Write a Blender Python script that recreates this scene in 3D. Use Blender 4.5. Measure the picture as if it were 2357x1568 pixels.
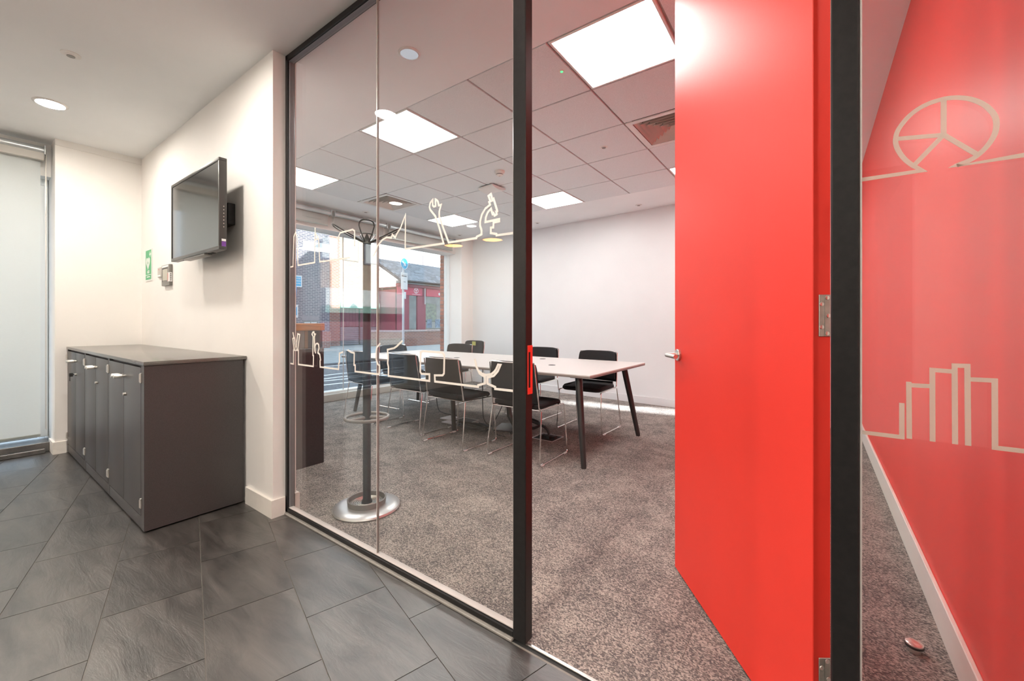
import bpy, bmesh, math, random
from mathutils import Vector, Matrix
random.seed(7)
for o in list(bpy.data.objects): bpy.data.objects.remove(o)
S = bpy.context.scene
COL = S.collection
PI = math.pi

# ------------------------------------------------------------------ camera
F_PX, CX, HY, CAM_H, YAW = 953.0, 1178.5, 743.0, 1.15, math.radians(36.16)
cam_d = bpy.data.cameras.new('camera')
cam = bpy.data.objects.new('camera', cam_d); COL.objects.link(cam)
cam.location = (0, 0, CAM_H); cam.rotation_euler = (PI/2, 0, YAW)
cam_d.sensor_fit = 'HORIZONTAL'; cam_d.sensor_width = 36.0
cam_d.lens = 36.0*F_PX/2357.0
cam_d.shift_y = -(784.0-HY)/2357.0
cam_d.clip_start = 0.05; cam_d.clip_end = 200
S.camera = cam

# ------------------------------------------------------------------ world, sun, exposure
W = bpy.data.worlds.new('world'); S.world = W; W.use_nodes = True
bg = W.node_tree.nodes['Background']
bg.inputs[0].default_value = (0.66, 0.83, 1.0, 1); bg.inputs[1].default_value = 1.5
sun_d = bpy.data.lights.new('sun', 'SUN'); sun_d.energy = 7.0; sun_d.angle = math.radians(0.6)
sun_d.color = (1.0, 0.95, 0.87)
sun = bpy.data.objects.new('sun', sun_d); COL.objects.link(sun)
sun.rotation_euler = Vector((-0.93, 0.22, -0.28)).to_track_quat('-Z', 'Y').to_euler()
# added spot lamp standing in for sunlight a shop window throws onto the carpet
gl_d = bpy.data.lights.new('added_glint_spot', 'SPOT'); gl_d.energy = 120000; gl_d.spot_size = math.radians(1.9)
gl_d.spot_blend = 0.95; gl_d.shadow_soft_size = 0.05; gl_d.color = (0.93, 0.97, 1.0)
gl = bpy.data.objects.new('added_glint_spot', gl_d); COL.objects.link(gl)
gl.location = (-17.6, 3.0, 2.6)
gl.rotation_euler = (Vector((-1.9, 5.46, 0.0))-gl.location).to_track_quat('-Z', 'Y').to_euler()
S.view_settings.view_transform = 'Standard'; S.view_settings.look = 'None'
S.view_settings.exposure = 1.1; S.view_settings.gamma = 1.0
S.view_settings.use_curve_mapping = False
S.cycles.max_bounces = 10; S.cycles.transparent_max_bounces = 24; S.cycles.diffuse_bounces = 5
S.cycles.glossy_bounces = 5; S.cycles.caustics_reflective = False; S.cycles.caustics_refractive = False
S.cycles.sample_clamp_indirect = 6.0

# ------------------------------------------------------------------ photo pixel -> place
_F = (-math.sin(YAW), math.cos(YAW)); _R = (math.cos(YAW), math.sin(YAW))
def ray(x, y):
    t = (x-CX)/F_PX
    return (_F[0]+_R[0]*t, _F[1]+_R[1]*t, -(y-HY)/F_PX)
def on_y(x, y, Y):
    r = ray(x, y); s = Y/r[1]; return (r[0]*s, Y, CAM_H+r[2]*s)
def on_x(x, y, X):
    r = ray(x, y); s = X/r[0]; return (X, r[1]*s, CAM_H+r[2]*s)

# ------------------------------------------------------------------ mesh helpers
class MB:
    def __init__(s): s.v = []; s.f = []
    def add(s, vs, fs):
        n = len(s.v); s.v += [tuple(p) for p in vs]; s.f += [tuple(i+n for i in q) for q in fs]; return s
    def box(s, x0, x1, y0, y1, z0, z1):
        return s.add([(x0,y0,z0),(x1,y0,z0),(x1,y1,z0),(x0,y1,z0),(x0,y0,z1),(x1,y0,z1),(x1,y1,z1),(x0,y1,z1)],
                     [(0,3,2,1),(4,5,6,7),(0,1,5,4),(1,2,6,5),(2,3,7,6),(3,0,4,7)])
    def bbox(s, x0, x1, y0, y1, z0, z1, b=0.004, seg=2):
        bm = bmesh.new()
        m = MB().box(x0,x1,y0,y1,z0,z1)
        vs = [bm.verts.new(p) for p in m.v]
        for q in m.f: bm.faces.new([vs[i] for i in q])
        bmesh.ops.bevel(bm, geom=list(bm.edges), offset=b, segments=seg, profile=0.6, affect='EDGES')
        bm.verts.index_update()
        s.add([v.co for v in bm.verts], [[v.index for v in q.verts] for q in bm.faces]); bm.free(); return s
    def prism(s, poly, axis, a, b):
        """poly of 2-D points extruded along axis (0,1,2) from a to b"""
        def P(p, c):
            l = list(p); l.insert(axis, c); return tuple(l)
        n = len(poly); vs = [P(p, a) for p in poly]+[P(p, b) for p in poly]
        fs = [tuple(range(n))[::-1], tuple(range(n, 2*n))]+[(i, (i+1) % n, (i+1) % n+n, i+n) for i in range(n)]
        return s.add(vs, fs)
    def tube(s, pts, r, seg=8, closed=False, cap=True):
        pts = [Vector(p) for p in pts]; n = len(pts)
        rr = r if isinstance(r, (list, tuple)) else [r]*n
        rings = []; up = None
        for i, p in enumerate(pts):
            a = pts[i-1] if (i or closed) else p
            c = pts[(i+1) % n] if (i < n-1 or closed) else p
            t = (c-a).normalized()
            if up is None:
                up = Vector((0,0,1)) if abs(t.z) < 0.9 else Vector((1,0,0))
            u = (up-t*up.dot(t))
            if u.length < 1e-5: u = Vector((1,0,0))-t*t.x
            u.normalize(); up = u; w = t.cross(u)
            rings.append([p+(u*math.cos(2*PI*k/seg)+w*math.sin(2*PI*k/seg))*rr[i] for k in range(seg)])
        vs = [q for g in rings for q in g]; fs = []
        for i in range(n if closed else n-1):
            j = (i+1) % n
            for k in range(seg):
                fs.append((i*seg+k, i*seg+(k+1) % seg, j*seg+(k+1) % seg, j*seg+k))
        if cap and not closed:
            fs.append(tuple(range(seg))[::-1]); fs.append(tuple((n-1)*seg+k for k in range(seg)))
        return s.add(vs, fs)
    def cyl(s, a, b, r, seg=16, r2=None):
        return s.tube([a, b], [r, r if r2 is None else r2], seg)
    def lathe(s, prof, c=(0,0,0), seg=32, caps=True):
        n = len(prof); vs = []; fs = []
        for k in range(seg):
            a = 2*PI*k/seg
            for r, z in prof: vs.append((c[0]+r*math.cos(a), c[1]+r*math.sin(a), c[2]+z))
        for k in range(seg):
            l = (k+1) % seg
            for i in range(n-1):
                fs.append((k*n+i, l*n+i, l*n+i+1, k*n+i+1))
        if caps and prof[0][0] > 1e-6: fs.append(tuple(k*n for k in range(seg))[::-1])
        if caps and prof[-1][0] > 1e-6: fs.append(tuple(k*n+n-1 for k in range(seg)))
        return s.add(vs, fs)
    def mesh(s, name, smooth=35):
        me = bpy.data.meshes.new(name); me.from_pydata(s.v, [], s.f)
        bm = bmesh.new(); bm.from_mesh(me)
        bmesh.ops.remove_doubles(bm, verts=bm.verts, dist=1e-6)
        bmesh.ops.recalc_face_normals(bm, faces=bm.faces); bm.to_mesh(me); bm.free()
        me.validate()
        if smooth:
            me.shade_smooth(); me.set_sharp_from_angle(angle=math.radians(smooth))
        return me
def fillet(pts, r, n=5, closed=False):
    pts = [Vector(p) for p in pts]; out = []; N = len(pts)
    for i, p in enumerate(pts):
        if not closed and i in (0, N-1): out.append(p); continue
        a = pts[i-1]; b = pts[(i+1) % N]
        da = (a-p); db = (b-p); k = min(r, da.length*0.48, db.length*0.48)
        A = p+da.normalized()*k; B = p+db.normalized()*k
        for j in range(n+1):
            t = j/n; out.append(A*(1-t)**2+p*2*t*(1-t)+B*t*t)
    return out
def ribbon(mb, pts, w, y0, y1):
    """flat line of width w in the plane XZ between y0 and y1, mitred"""
    P = [Vector((p[0], p[1])) for p in pts]; L = []; R = []
    for i, p in enumerate(P):
        d1 = (p-P[i-1]).normalized() if i else None
        d2 = (P[i+1]-p).normalized() if i < len(P)-1 else None
        if d1 is None: d1 = d2
        if d2 is None: d2 = d1
        n1 = Vector((-d1.y, d1.x)); n2 = Vector((-d2.y, d2.x)); m = n1+n2
        if m.length < 0.3: m = n1
        else:
            m.normalize(); m = m/max(0.45, m.dot(n1))
        L.append(p+m*w/2); R.append(p-m*w/2)
    vs = []; fs = []
    for i in range(len(P)):
        for q in (L[i], R[i]):
            vs.append((q.x, y0, q.y)); vs.append((q.x, y1, q.y))
    for i in range(len(P)-1):
        a = 4*i; b = a+4
        fs += [(a, b, b+2, a+2), (a+1, a+3, b+3, b+1), (a, a+1, b+1, b), (a+2, b+2, b+3, a+3)]
    e = 4*(len(P)-1); fs += [(0, 2, 3, 1), (e, e+1, e+3, e+2)]
    mb.add(vs, fs)
def text_mesh(txt, size, name='lettering', align='CENTER', bold=0.0):
    cu = bpy.data.curves.new(name, 'FONT'); cu.body = txt; cu.size = size
    cu.align_x = align; cu.align_y = 'CENTER'; cu.extrude = 0.0004; cu.offset = bold; cu.resolution_u = 3
    o = bpy.data.objects.new('t', cu); COL.objects.link(o)
    dg = bpy.context.evaluated_depsgraph_get(); dg.update()
    me = bpy.data.meshes.new_from_object(o.evaluated_get(dg)); me.name = name; me.materials.clear()
    bpy.data.objects.remove(o); bpy.data.curves.remove(cu)
    return me
def tag(o, label=None, cat=None, group=None, kind=None):
    for k, v in (('label', label), ('category', cat), ('group', group), ('kind', kind)):
        if v: o[k] = v
    return o
def obj(name, m, mat, parent=None, label=None, cat=None, group=None, kind=None, loc=None, rot=None, smooth=35):
    me = m.mesh(name, smooth) if isinstance(m, MB) else m
    if mat is not None and not me.materials: me.materials.append(mat)
    o = bpy.data.objects.new(name, me); COL.objects.link(o)
    if parent: o.parent = parent
    if loc: o.location = loc
    if rot: o.rotation_euler = rot
    return tag(o, label, cat, group, kind)
def thing(name, loc, rz=0, label=None, cat=None, group=None, kind=None):
    o = bpy.data.objects.new(name, None); COL.objects.link(o); o.empty_display_size = 0.1
    o.location = loc; o.rotation_euler = (0, 0, rz)
    return tag(o, label, cat, group, kind)
def copy_tree(o, parent=None):
    c = o.copy(); COL.objects.link(c); c.parent = parent
    for ch in list(o.children): copy_tree(ch, c)
    return c

# ------------------------------------------------------------------ materials
def pr(name, col, rough=0.5, metal=0.0, spec=0.5, noise=0.0, nscale=8.0, bump=0.0, bscale=60.0, emit=None, es=0.0, coat=0.0, var=0.0, stretch=None):
    m = bpy.data.materials.new(name); m.use_nodes = True
    nt = m.node_tree; b = nt.nodes['Principled BSDF']
    b.inputs['Base Color'].default_value = (*col, 1); b.inputs['Roughness'].default_value = rough
    b.inputs['Metallic'].default_value = metal; b.inputs['Specular IOR Level'].default_value = spec
    if coat: b.inputs['Coat Weight'].default_value = coat; b.inputs['Coat Roughness'].default_value = 0.1
    if emit: b.inputs['Emission Color'].default_value = (*emit, 1); b.inputs['Emission Strength'].default_value = es
    if noise or bump or var:
        geo = nt.nodes.new('ShaderNodeNewGeometry')
        vec = geo.outputs['Position']
        if stretch:
            mp = nt.nodes.new('ShaderNodeMapping'); mp.inputs['Scale'].default_value = stretch
            nt.links.new(vec, mp.inputs[0]); vec = mp.outputs[0]
    if noise or var:
        n = nt.nodes.new('ShaderNodeTexNoise'); n.inputs['Scale'].default_value = nscale; n.inputs['Detail'].default_value = 6
        nt.links.new(vec, n.inputs['Vector'])
        r = nt.nodes.new('ShaderNodeValToRGB')
        r.color_ramp.elements[0].position = 0.3; r.color_ramp.elements[1].position = 0.7
        r.color_ramp.elements[0].color = (*[c*(1-noise) for c in col], 1)
        r.color_ramp.elements[1].color = (*[min(1, c*(1+noise)) for c in col], 1)
        nt.links.new(n.outputs['Fac'], r.inputs[0]); out = r.outputs[0]
        if var:
            oi = nt.nodes.new('ShaderNodeObjectInfo'); mr = nt.nodes.new('ShaderNodeMapRange')
            mr.inputs['To Min'].default_value = 1-var; mr.inputs['To Max'].default_value = 1+var
            nt.links.new(oi.outputs['Random'], mr.inputs['Value'])
            mx = nt.nodes.new('ShaderNodeVectorMath'); mx.operation = 'SCALE'
            nt.links.new(out, mx.inputs[0]); nt.links.new(mr.outputs[0], mx.inputs['Scale']); out = mx.outputs[0]
        nt.links.new(out, b.inputs['Base Color'])
    if bump:
        n2 = nt.nodes.new('ShaderNodeTexNoise'); n2.inputs['Scale'].default_value = bscale; n2.inputs['Detail'].default_value = 4
        nt.links.new(vec, n2.inputs['Vector'])
        bp = nt.nodes.new('ShaderNodeBump'); bp.inputs['Strength'].default_value = bump; bp.inputs['Distance'].default_value = 0.01
        nt.links.new(n2.outputs['Fac'], bp.inputs['Height']); nt.links.new(bp.outputs[0], b.inputs['Normal'])
    return m
def glass(name, tint=(0.97, 0.985, 0.98), ior=1.5):
    m = bpy.data.materials.new(name); m.use_nodes = True; nt = m.node_tree
    nt.nodes.remove(nt.nodes['Principled BSDF']); out = nt.nodes['Material Output']
    fr = nt.nodes.new('ShaderNodeFresnel'); geo = nt.nodes.new('ShaderNodeNewGeometry')
    mr = nt.nodes.new('ShaderNodeMapRange'); mr.inputs['To Min'].default_value = ior; mr.inputs['To Max'].default_value = 1/ior
    nt.links.new(geo.outputs['Backfacing'], mr.inputs['Value']); nt.links.new(mr.outputs[0], fr.inputs['IOR'])
    tr = nt.nodes.new('ShaderNodeBsdfTransparent'); tr.inputs[0].default_value = (*tint, 1)
    gs = nt.nodes.new('ShaderNodeBsdfGlossy'); gs.inputs['Roughness'].default_value = 0.0
    mx = nt.nodes.new('ShaderNodeMixShader')
    nt.links.new(fr.outputs[0], mx.inputs[0]); nt.links.new(tr.outputs[0], mx.inputs[1]); nt.links.new(gs.outputs[0], mx.inputs[2])
    nt.links.new(mx.outputs[0], out.inputs[0]); return m
def frosted(name, col, clear):
    m = bpy.data.materials.new(name); m.use_nodes = True; nt = m.node_tree; b = nt.nodes['Principled BSDF']
    b.inputs['Base Color'].default_value = (*col, 1); b.inputs['Roughness'].default_value = 0.6
    t = nt.nodes.new('ShaderNodeBsdfTransparent'); mx = nt.nodes.new('ShaderNodeMixShader'); mx.inputs[0].default_value = clear
    n = nt.nodes.new('ShaderNodeTexNoise'); n.inputs['Scale'].default_value = 400; bp = nt.nodes.new('ShaderNodeBump'); bp.inputs['Strength'].default_value = 0.1
    nt.links.new(n.outputs['Fac'], bp.inputs['Height']); nt.links.new(bp.outputs[0], b.inputs['Normal'])
    nt.links.new(b.outputs[0], mx.inputs[1]); nt.links.new(t.outputs[0], mx.inputs[2]); nt.links.new(mx.outputs[0], nt.nodes['Material Output'].inputs[0])
    return m
def emis(name, col, st):
    m = bpy.data.materials.new(name); m.use_nodes = True; nt = m.node_tree
    nt.nodes.remove(nt.nodes['Principled BSDF'])
    e = nt.nodes.new('ShaderNodeEmission'); e.inputs[0].default_value = (*col, 1); e.inputs[1].default_value = st
    nt.links.new(e.outputs[0], nt.nodes['Material Output'].inputs[0]); return m
def fabric_translucent(name, col, tl):
    m = bpy.data.materials.new(name); m.use_nodes = True; nt = m.node_tree
    nt.nodes.remove(nt.nodes['Principled BSDF'])
    d = nt.nodes.new('ShaderNodeBsdfDiffuse'); d.inputs[0].default_value = (*col, 1)
    t = nt.nodes.new('ShaderNodeBsdfTranslucent'); t.inputs[0].default_value = (*col, 1)
    geo = nt.nodes.new('ShaderNodeNewGeometry'); mp = nt.nodes.new('ShaderNodeMapping'); mp.inputs['Scale'].default_value = (300, 40, 500)
    n = nt.nodes.new('ShaderNodeTexNoise'); n.inputs['Scale'].default_value = 1.0
    bp = nt.nodes.new('ShaderNodeBump'); bp.inputs['Strength'].default_value = 0.25; bp.inputs['Distance'].default_value = 0.004
    nt.links.new(geo.outputs['Position'], mp.inputs[0]); nt.links.new(mp.outputs[0], n.inputs['Vector'])
    nt.links.new(n.outputs['Fac'], bp.inputs['Height']); nt.links.new(bp.outputs[0], d.inputs['Normal'])
    mx = nt.nodes.new('ShaderNodeMixShader'); mx.inputs[0].default_value = tl
    nt.links.new(d.outputs[0], mx.inputs[1]); nt.links.new(t.outputs[0], mx.inputs[2]); nt.links.new(mx.outputs[0], nt.nodes['Material Output'].inputs[0])
    return m
def carpet_mat():
    m = bpy.data.materials.new('carpet_loop'); m.use_nodes = True; nt = m.node_tree; b = nt.nodes['Principled BSDF']
    b.inputs['Roughness'].default_value = 0.95; b.inputs['Specular IOR Level'].default_value = 0.1
    geo = nt.nodes.new('ShaderNodeNewGeometry'); oi = nt.nodes.new('ShaderNodeObjectInfo')
    off = nt.nodes.new('ShaderNodeVectorMath'); off.operation = 'MULTIPLY_ADD'
    nt.links.new(oi.outputs['Random'], off.inputs[0]); off.inputs[1].default_value = (37, 91, 0); nt.links.new(geo.outputs['Position'], off.inputs[2])
    big = nt.nodes.new('ShaderNodeTexNoise'); big.inputs['Scale'].default_value = 4.5; big.inputs['Detail'].default_value = 4; big.inputs['Roughness'].default_value = 0.6
    nt.links.new(off.outputs[0], big.inputs['Vector'])
    fine = nt.nodes.new('ShaderNodeTexVoronoi'); fine.inputs['Scale'].default_value = 165
    mp = nt.nodes.new('ShaderNodeMapping'); mp.inputs['Scale'].default_value = (1.0, 1.5, 1.0); mp.inputs['Rotation'].default_value = (0, 0, 0.5)
    nt.links.new(geo.outputs['Position'], mp.inputs[0]); nt.links.new(mp.outputs[0], fine.inputs['Vector'])
    sp = nt.nodes.new('ShaderNodeSeparateColor'); nt.links.new(fine.outputs['Color'], sp.inputs[0])
    # share of light loops grows with the soft patches
    mr = nt.nodes.new('ShaderNodeMapRange'); mr.inputs['From Min'].default_value = 0.3; mr.inputs['From Max'].default_value = 0.7
    mr.inputs['To Min'].default_value = -0.24; mr.inputs['To Max'].default_value = 0.24
    nt.links.new(big.outputs['Fac'], mr.inputs['Value'])
    ad = nt.nodes.new('ShaderNodeMath'); ad.operation = 'ADD'; nt.links.new(sp.outputs[0], ad.inputs[0]); nt.links.new(mr.outputs[0], ad.inputs[1])
    rp = nt.nodes.new('ShaderNodeValToRGB'); e = rp.color_ramp.elements
    e[0].position = 0.1; e[0].color = (0.112, 0.104, 0.102, 1); e[1].position = 0.95; e[1].color = (0.44, 0.39, 0.345, 1)
    k = e.new(0.5); k.color = (0.235, 0.209, 0.192, 1)
    nt.links.new(ad.outputs[0], rp.inputs[0]); nt.links.new(rp.outputs[0], b.inputs['Base Color'])
    bp = nt.nodes.new('ShaderNodeBump'); bp.inputs['Strength'].default_value = 0.6; bp.inputs['Distance'].default_value = 0.004; bp.invert = True
    nt.links.new(fine.outputs['Distance'], bp.inputs['Height']); nt.links.new(bp.outputs[0], b.inputs['Normal'])
    return m
def slate_mat():
    m = bpy.data.materials.new('slate_tile'); m.use_nodes = True; nt = m.node_tree; b = nt.nodes['Principled BSDF']
    geo = nt.nodes.new('ShaderNodeNewGeometry'); oi = nt.nodes.new('ShaderNodeObjectInfo')
    off = nt.nodes.new('ShaderNodeVectorMath'); off.operation = 'MULTIPLY_ADD'
    nt.links.new(oi.outputs['Random'], off.inputs[0]); off.inputs[1].default_value = (53, 17, 0); nt.links.new(geo.outputs['Position'], off.inputs[2])
    mp = nt.nodes.new('ShaderNodeMapping'); mp.inputs['Rotation'].default_value = (0, 0, math.radians(-74)); mp.inputs['Scale'].default_value = (2.0, 9.0, 1)
    nt.links.new(off.outputs[0], mp.inputs[0])
    n = nt.nodes.new('ShaderNodeTexNoise'); n.inputs['Scale'].default_value = 1.6; n.inputs['Detail'].default_value = 9; n.inputs['Roughness'].default_value = 0.65; n.inputs['Distortion'].default_value = 0.6
    nt.links.new(mp.outputs[0], n.inputs['Vector'])
    rp = nt.nodes.new('ShaderNodeValToRGB'); e = rp.color_ramp.elements
    e[0].position = 0.36; e[0].color = (0.024, 0.0215, 0.020, 1); e[1].position = 0.68; e[1].color = (0.088, 0.079, 0.072, 1)
    nt.links.new(n.outputs['Fac'], rp.inputs[0])
    mr = nt.nodes.new('ShaderNodeMapRange'); mr.inputs['To Min'].default_value = 0.85; mr.inputs['To Max'].default_value = 1.15
    nt.links.new(oi.outputs['Random'], mr.inputs['Value'])
    mx = nt.nodes.new('ShaderNodeVectorMath'); mx.operation = 'SCALE'
    nt.links.new(rp.outputs[0], mx.inputs[0]); nt.links.new(mr.outputs[0], mx.inputs['Scale']); nt.links.new(mx.outputs[0], b.inputs['Base Color'])
    b.inputs['Roughness'].default_value = 0.33; b.inputs['Specular IOR Level'].default_value = 0.9; b.inputs['IOR'].default_value = 1.75
    bp = nt.nodes.new('ShaderNodeBump'); bp.inputs['Strength'].default_value = 0.5; bp.inputs['Distance'].default_value = 0.006
    nt.links.new(n.outputs['Fac'], bp.inputs['Height']); nt.links.new(bp.outputs[0], b.inputs['Normal'])
    return m
def brick_mat(name, c1, c2, mortar, axis='yz', scale=1.0, flat=False):
    m = bpy.data.materials.new(name); m.use_nodes = True; nt = m.node_tree; b = nt.nodes['Principled BSDF']
    b.inputs['Roughness'].default_value = 0.9
    geo = nt.nodes.new('ShaderNodeNewGeometry'); sx = nt.nodes.new('ShaderNodeSeparateXYZ'); cb = nt.nodes.new('ShaderNodeCombineXYZ')
    nt.links.new(geo.outputs['Position'], sx.inputs[0])
    ad = nt.nodes.new('ShaderNodeMath'); ad.operation = 'ADD'; nt.links.new(sx.outputs['X'], ad.inputs[0]); nt.links.new(sx.outputs['Y'], ad.inputs[1])
    nt.links.new(ad.outputs[0], cb.inputs['X']); nt.links.new(sx.outputs['Z'], cb.inputs['Y'])
    br = nt.nodes.new('ShaderNodeTexBrick'); br.inputs['Color1'].default_value = (*c1, 1); br.inputs['Color2'].default_value = (*c2, 1)
    br.inputs['Mortar'].default_value = (*mortar, 1); br.inputs['Scale'].default_value = 1.0
    br.inputs['Brick Width'].default_value = 0.225; br.inputs['Row Height'].default_value = 0.075; br.inputs['Mortar Size'].default_value = 0.008; br.inputs['Bias'].default_value = 0.0
    nt.links.new(cb.outputs[0], br.inputs['Vector']); nt.links.new(br.outputs['Color'], b.inputs['Base Color'])
    return m
M = {}
M['wall'] = pr('wall_paint', (0.88, 0.855, 0.82), 0.6, noise=0.015, nscale=3, bump=0.03, bscale=150)
M['wallroom'] = pr('wall_paint_room', (0.765, 0.775, 0.78), 0.42, noise=0.015, nscale=3, bump=0.03, bscale=90)
M['ceil'] = pr('ceiling_paint', (0.90, 0.905, 0.905), 0.75, noise=0.02, nscale=2)
M['ctile'] = pr('mineral_tile', (0.815, 0.84, 0.85), 0.9, noise=0.10, nscale=220, bump=0.25, bscale=240, var=0.02)
M['tee'] = pr('grid_bar', (0.42, 0.38, 0.35), 0.5, noise=0.02)
M['skirt'] = pr('skirting_paint', (0.84, 0.80, 0.74), 0.4, noise=0.02, nscale=20)
M['red'] = pr('red_wall_paint', (0.90, 0.055, 0.042), 0.42, noise=0.03, nscale=3, bump=0.02, bscale=80)
M['door'] = pr('red_door_lacquer', (0.96, 0.055, 0.037), 0.46, spec=0.28, noise=0.03, nscale=2.5, bump=0.015, bscale=40)
M['black'] = pr('black_powder_coat', (0.014, 0.013, 0.013), 0.36, spec=0.3, noise=0.2, nscale=60)
M['rubber'] = pr('black_rubber', (0.015, 0.015, 0.015), 0.6, noise=0.1)
M['strip'] = pr('grey_floor_strip', (0.32, 0.30, 0.27), 0.5, noise=0.1, nscale=30)
M['seal'] = pr('silicone_seal', (0.55, 0.50, 0.47), 0.3, noise=0.05)
M['vinyl'] = pr('cream_vinyl', (0.88, 0.83, 0.76), 0.5, noise=0.02, nscale=30)
M['vinyl2'] = frosted('etch_film', (0.60, 0.52, 0.44), 0.45)
M['glass'] = glass('clear_glass', ior=1.46)
M['wglass'] = glass('window_glass', (0.96, 0.98, 0.985))
M['steel'] = pr('brushed_steel', (0.72, 0.70, 0.66), 0.28, 1.0, noise=0.05, nscale=80)
M['chrome'] = pr('chrome', (0.82, 0.80, 0.78), 0.09, 1.0, noise=0.02)
M['zinc'] = pr('zinc_hinge', (0.42, 0.45, 0.41), 0.38, 0.9, noise=0.12, nscale=60)
M['zincd'] = pr('dull_bead', (0.25, 0.25, 0.26), 0.55, 0.3, noise=0.05)
M['cab'] = pr('dark_cabinet_laminate', (0.055, 0.048, 0.047), 0.40, noise=0.15, nscale=220)
M['cabtop'] = pr('dark_worktop', (0.11, 0.10, 0.088), 0.20, spec=0.9, noise=0.12, nscale=200)
M['gap'] = pr('dark_gap', (0.008, 0.008, 0.008), 0.8, noise=0.1)
M['slate'] = slate_mat(); M['grout'] = pr('grout', (0.24, 0.225, 0.20), 0.85, noise=0.1, nscale=40)
M['carpet'] = carpet_mat(); M['carpetbase'] = pr('carpet_backing', (0.05, 0.05, 0.05), 0.95, noise=0.1)
M['tvb'] = pr('tv_bezel', (0.045, 0.043, 0.040), 0.35, noise=0.1); M['tvs'] = pr('tv_screen', (0.02, 0.02, 0.02), 0.10, spec=1.0, noise=0.05); M['tvs'].node_tree.nodes['Principled BSDF'].inputs['IOR'].default_value = 2.3
M['white'] = pr('white_plastic', (0.82, 0.80, 0.77), 0.4, noise=0.02); M['grey'] = pr('grey_plastic', (0.20, 0.19, 0.17), 0.4, noise=0.05)
M['lcd'] = pr('lcd_glass', (0.42, 0.40, 0.33), 0.2, noise=0.05); M['green'] = pr('sign_green', (0.045, 0.40, 0.16), 0.4, noise=0.04)
M['wht'] = pr('sign_white', (0.85, 0.85, 0.83), 0.5, noise=0.02); M['redp'] = pr('red_print', (0.75, 0.08, 0.06), 0.5, noise=0.02); M['ink'] = pr('black_ink', (0.02, 0.02, 0.02), 0.6, noise=0.02)
M['purple'] = pr('purple_print', (0.16, 0.05, 0.30), 0.5, noise=0.02)
M['led'] = emis('led_diffuser', (1.0, 0.965, 0.935), 11.5)
M['down'] = emis('downlight_lens', (1.0, 0.92, 0.825), 180.0)
M['downroom'] = emis('soffit_downlight_lens', (0.92, 0.92, 1.0), 0.28)  # weak glow put into the soffit lens for its pale tone
M['grnled'] = emis('green_indicator', (0.1, 1.0, 0.25), 0.9)
M['amber'] = emis('amber_shade', (1.0, 0.50, 0.16), 12.0)
M['amberout'] = pr('pendant_shell', (0.10, 0.09, 0.08), 0.4, noise=0.05)
M['tabtop'] = pr('white_table_laminate', (0.62, 0.585, 0.56), 0.3, noise=0.015, nscale=30); M['tabedge'] = pr('table_edge', (0.26, 0.22, 0.20), 0.4, noise=0.05)
M['tableg'] = pr('black_table_leg', (0.035, 0.034, 0.034), 0.33, noise=0.1)
M['seat'] = pr('black_seat_fabric', (0.022, 0.022, 0.023), 0.7, spec=0.3, noise=0.25, nscale=300, bump=0.2, bscale=400)
M['shell'] = pr('black_chair_shell', (0.013, 0.013, 0.014), 0.4, spec=0.35, noise=0.15, nscale=60)
M['clear'] = pr('clear_glide', (0.75, 0.75, 0.75), 0.25, noise=0.05)
M['fab'] = fabric_translucent('blind_fabric', (0.84, 0.87, 0.86), 0.44)
M['fab2'] = fabric_translucent('blind_fabric_grey', (0.50, 0.49, 0.47), 0.25)
M['alu'] = pr('silver_blind_tube', (0.60, 0.64, 0.65), 0.32, 0.75, noise=0.03); M['alug'] = pr('blind_bar', (0.34, 0.37, 0.35), 0.4, 0.2, noise=0.03)
M['pvc'] = pr('white_window_frame', (0.80, 0.81, 0.80), 0.35, noise=0.02); M['sillk'] = pr('grey_sill', (0.52, 0.50, 0.46), 0.5, noise=0.03)
M['wood'] = pr('oak_veneer', (0.36, 0.16, 0.055), 0.4, noise=0.35, nscale=6, stretch=(1, 1, 26)); M['wood2'] = pr('brown_divider', (0.16, 0.09, 0.045), 0.5, noise=0.2, nscale=12)
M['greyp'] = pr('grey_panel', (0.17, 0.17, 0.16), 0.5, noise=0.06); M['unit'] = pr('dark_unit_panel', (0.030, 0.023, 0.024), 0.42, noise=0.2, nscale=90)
M['base'] = pr('silver_stand_base', (0.62, 0.61, 0.60), 0.30, 0.75, noise=0.03); M['ring'] = pr('taupe_ring', (0.20, 0.185, 0.17), 0.4, 0.3, noise=0.05)
M['pole'] = pr('black_pole', (0.007, 0.007, 0.0065), 0.3, spec=0.3, noise=0.1)
M['stop'] = pr('steel_stop_cap', (0.75, 0.60, 0.55), 0.25, 0.9, noise=0.05); M['diff'] = pr('diffuser_slat', (0.72, 0.66, 0.60), 0.5, noise=0.03); M['dark'] = pr('duct_dark', (0.03, 0.026, 0.022), 0.8, noise=0.1)
M['boxm'] = pr('floor_box_trim', (0.52, 0.50, 0.49), 0.4, 0.4, noise=0.04); M['lid'] = pr('cream_box_lid', (0.78, 0.73, 0.74), 0.45, noise=0.03)
M['key'] = pr('key_plastic', (0.02, 0.02, 0.02), 0.5, noise=0.05)
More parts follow.
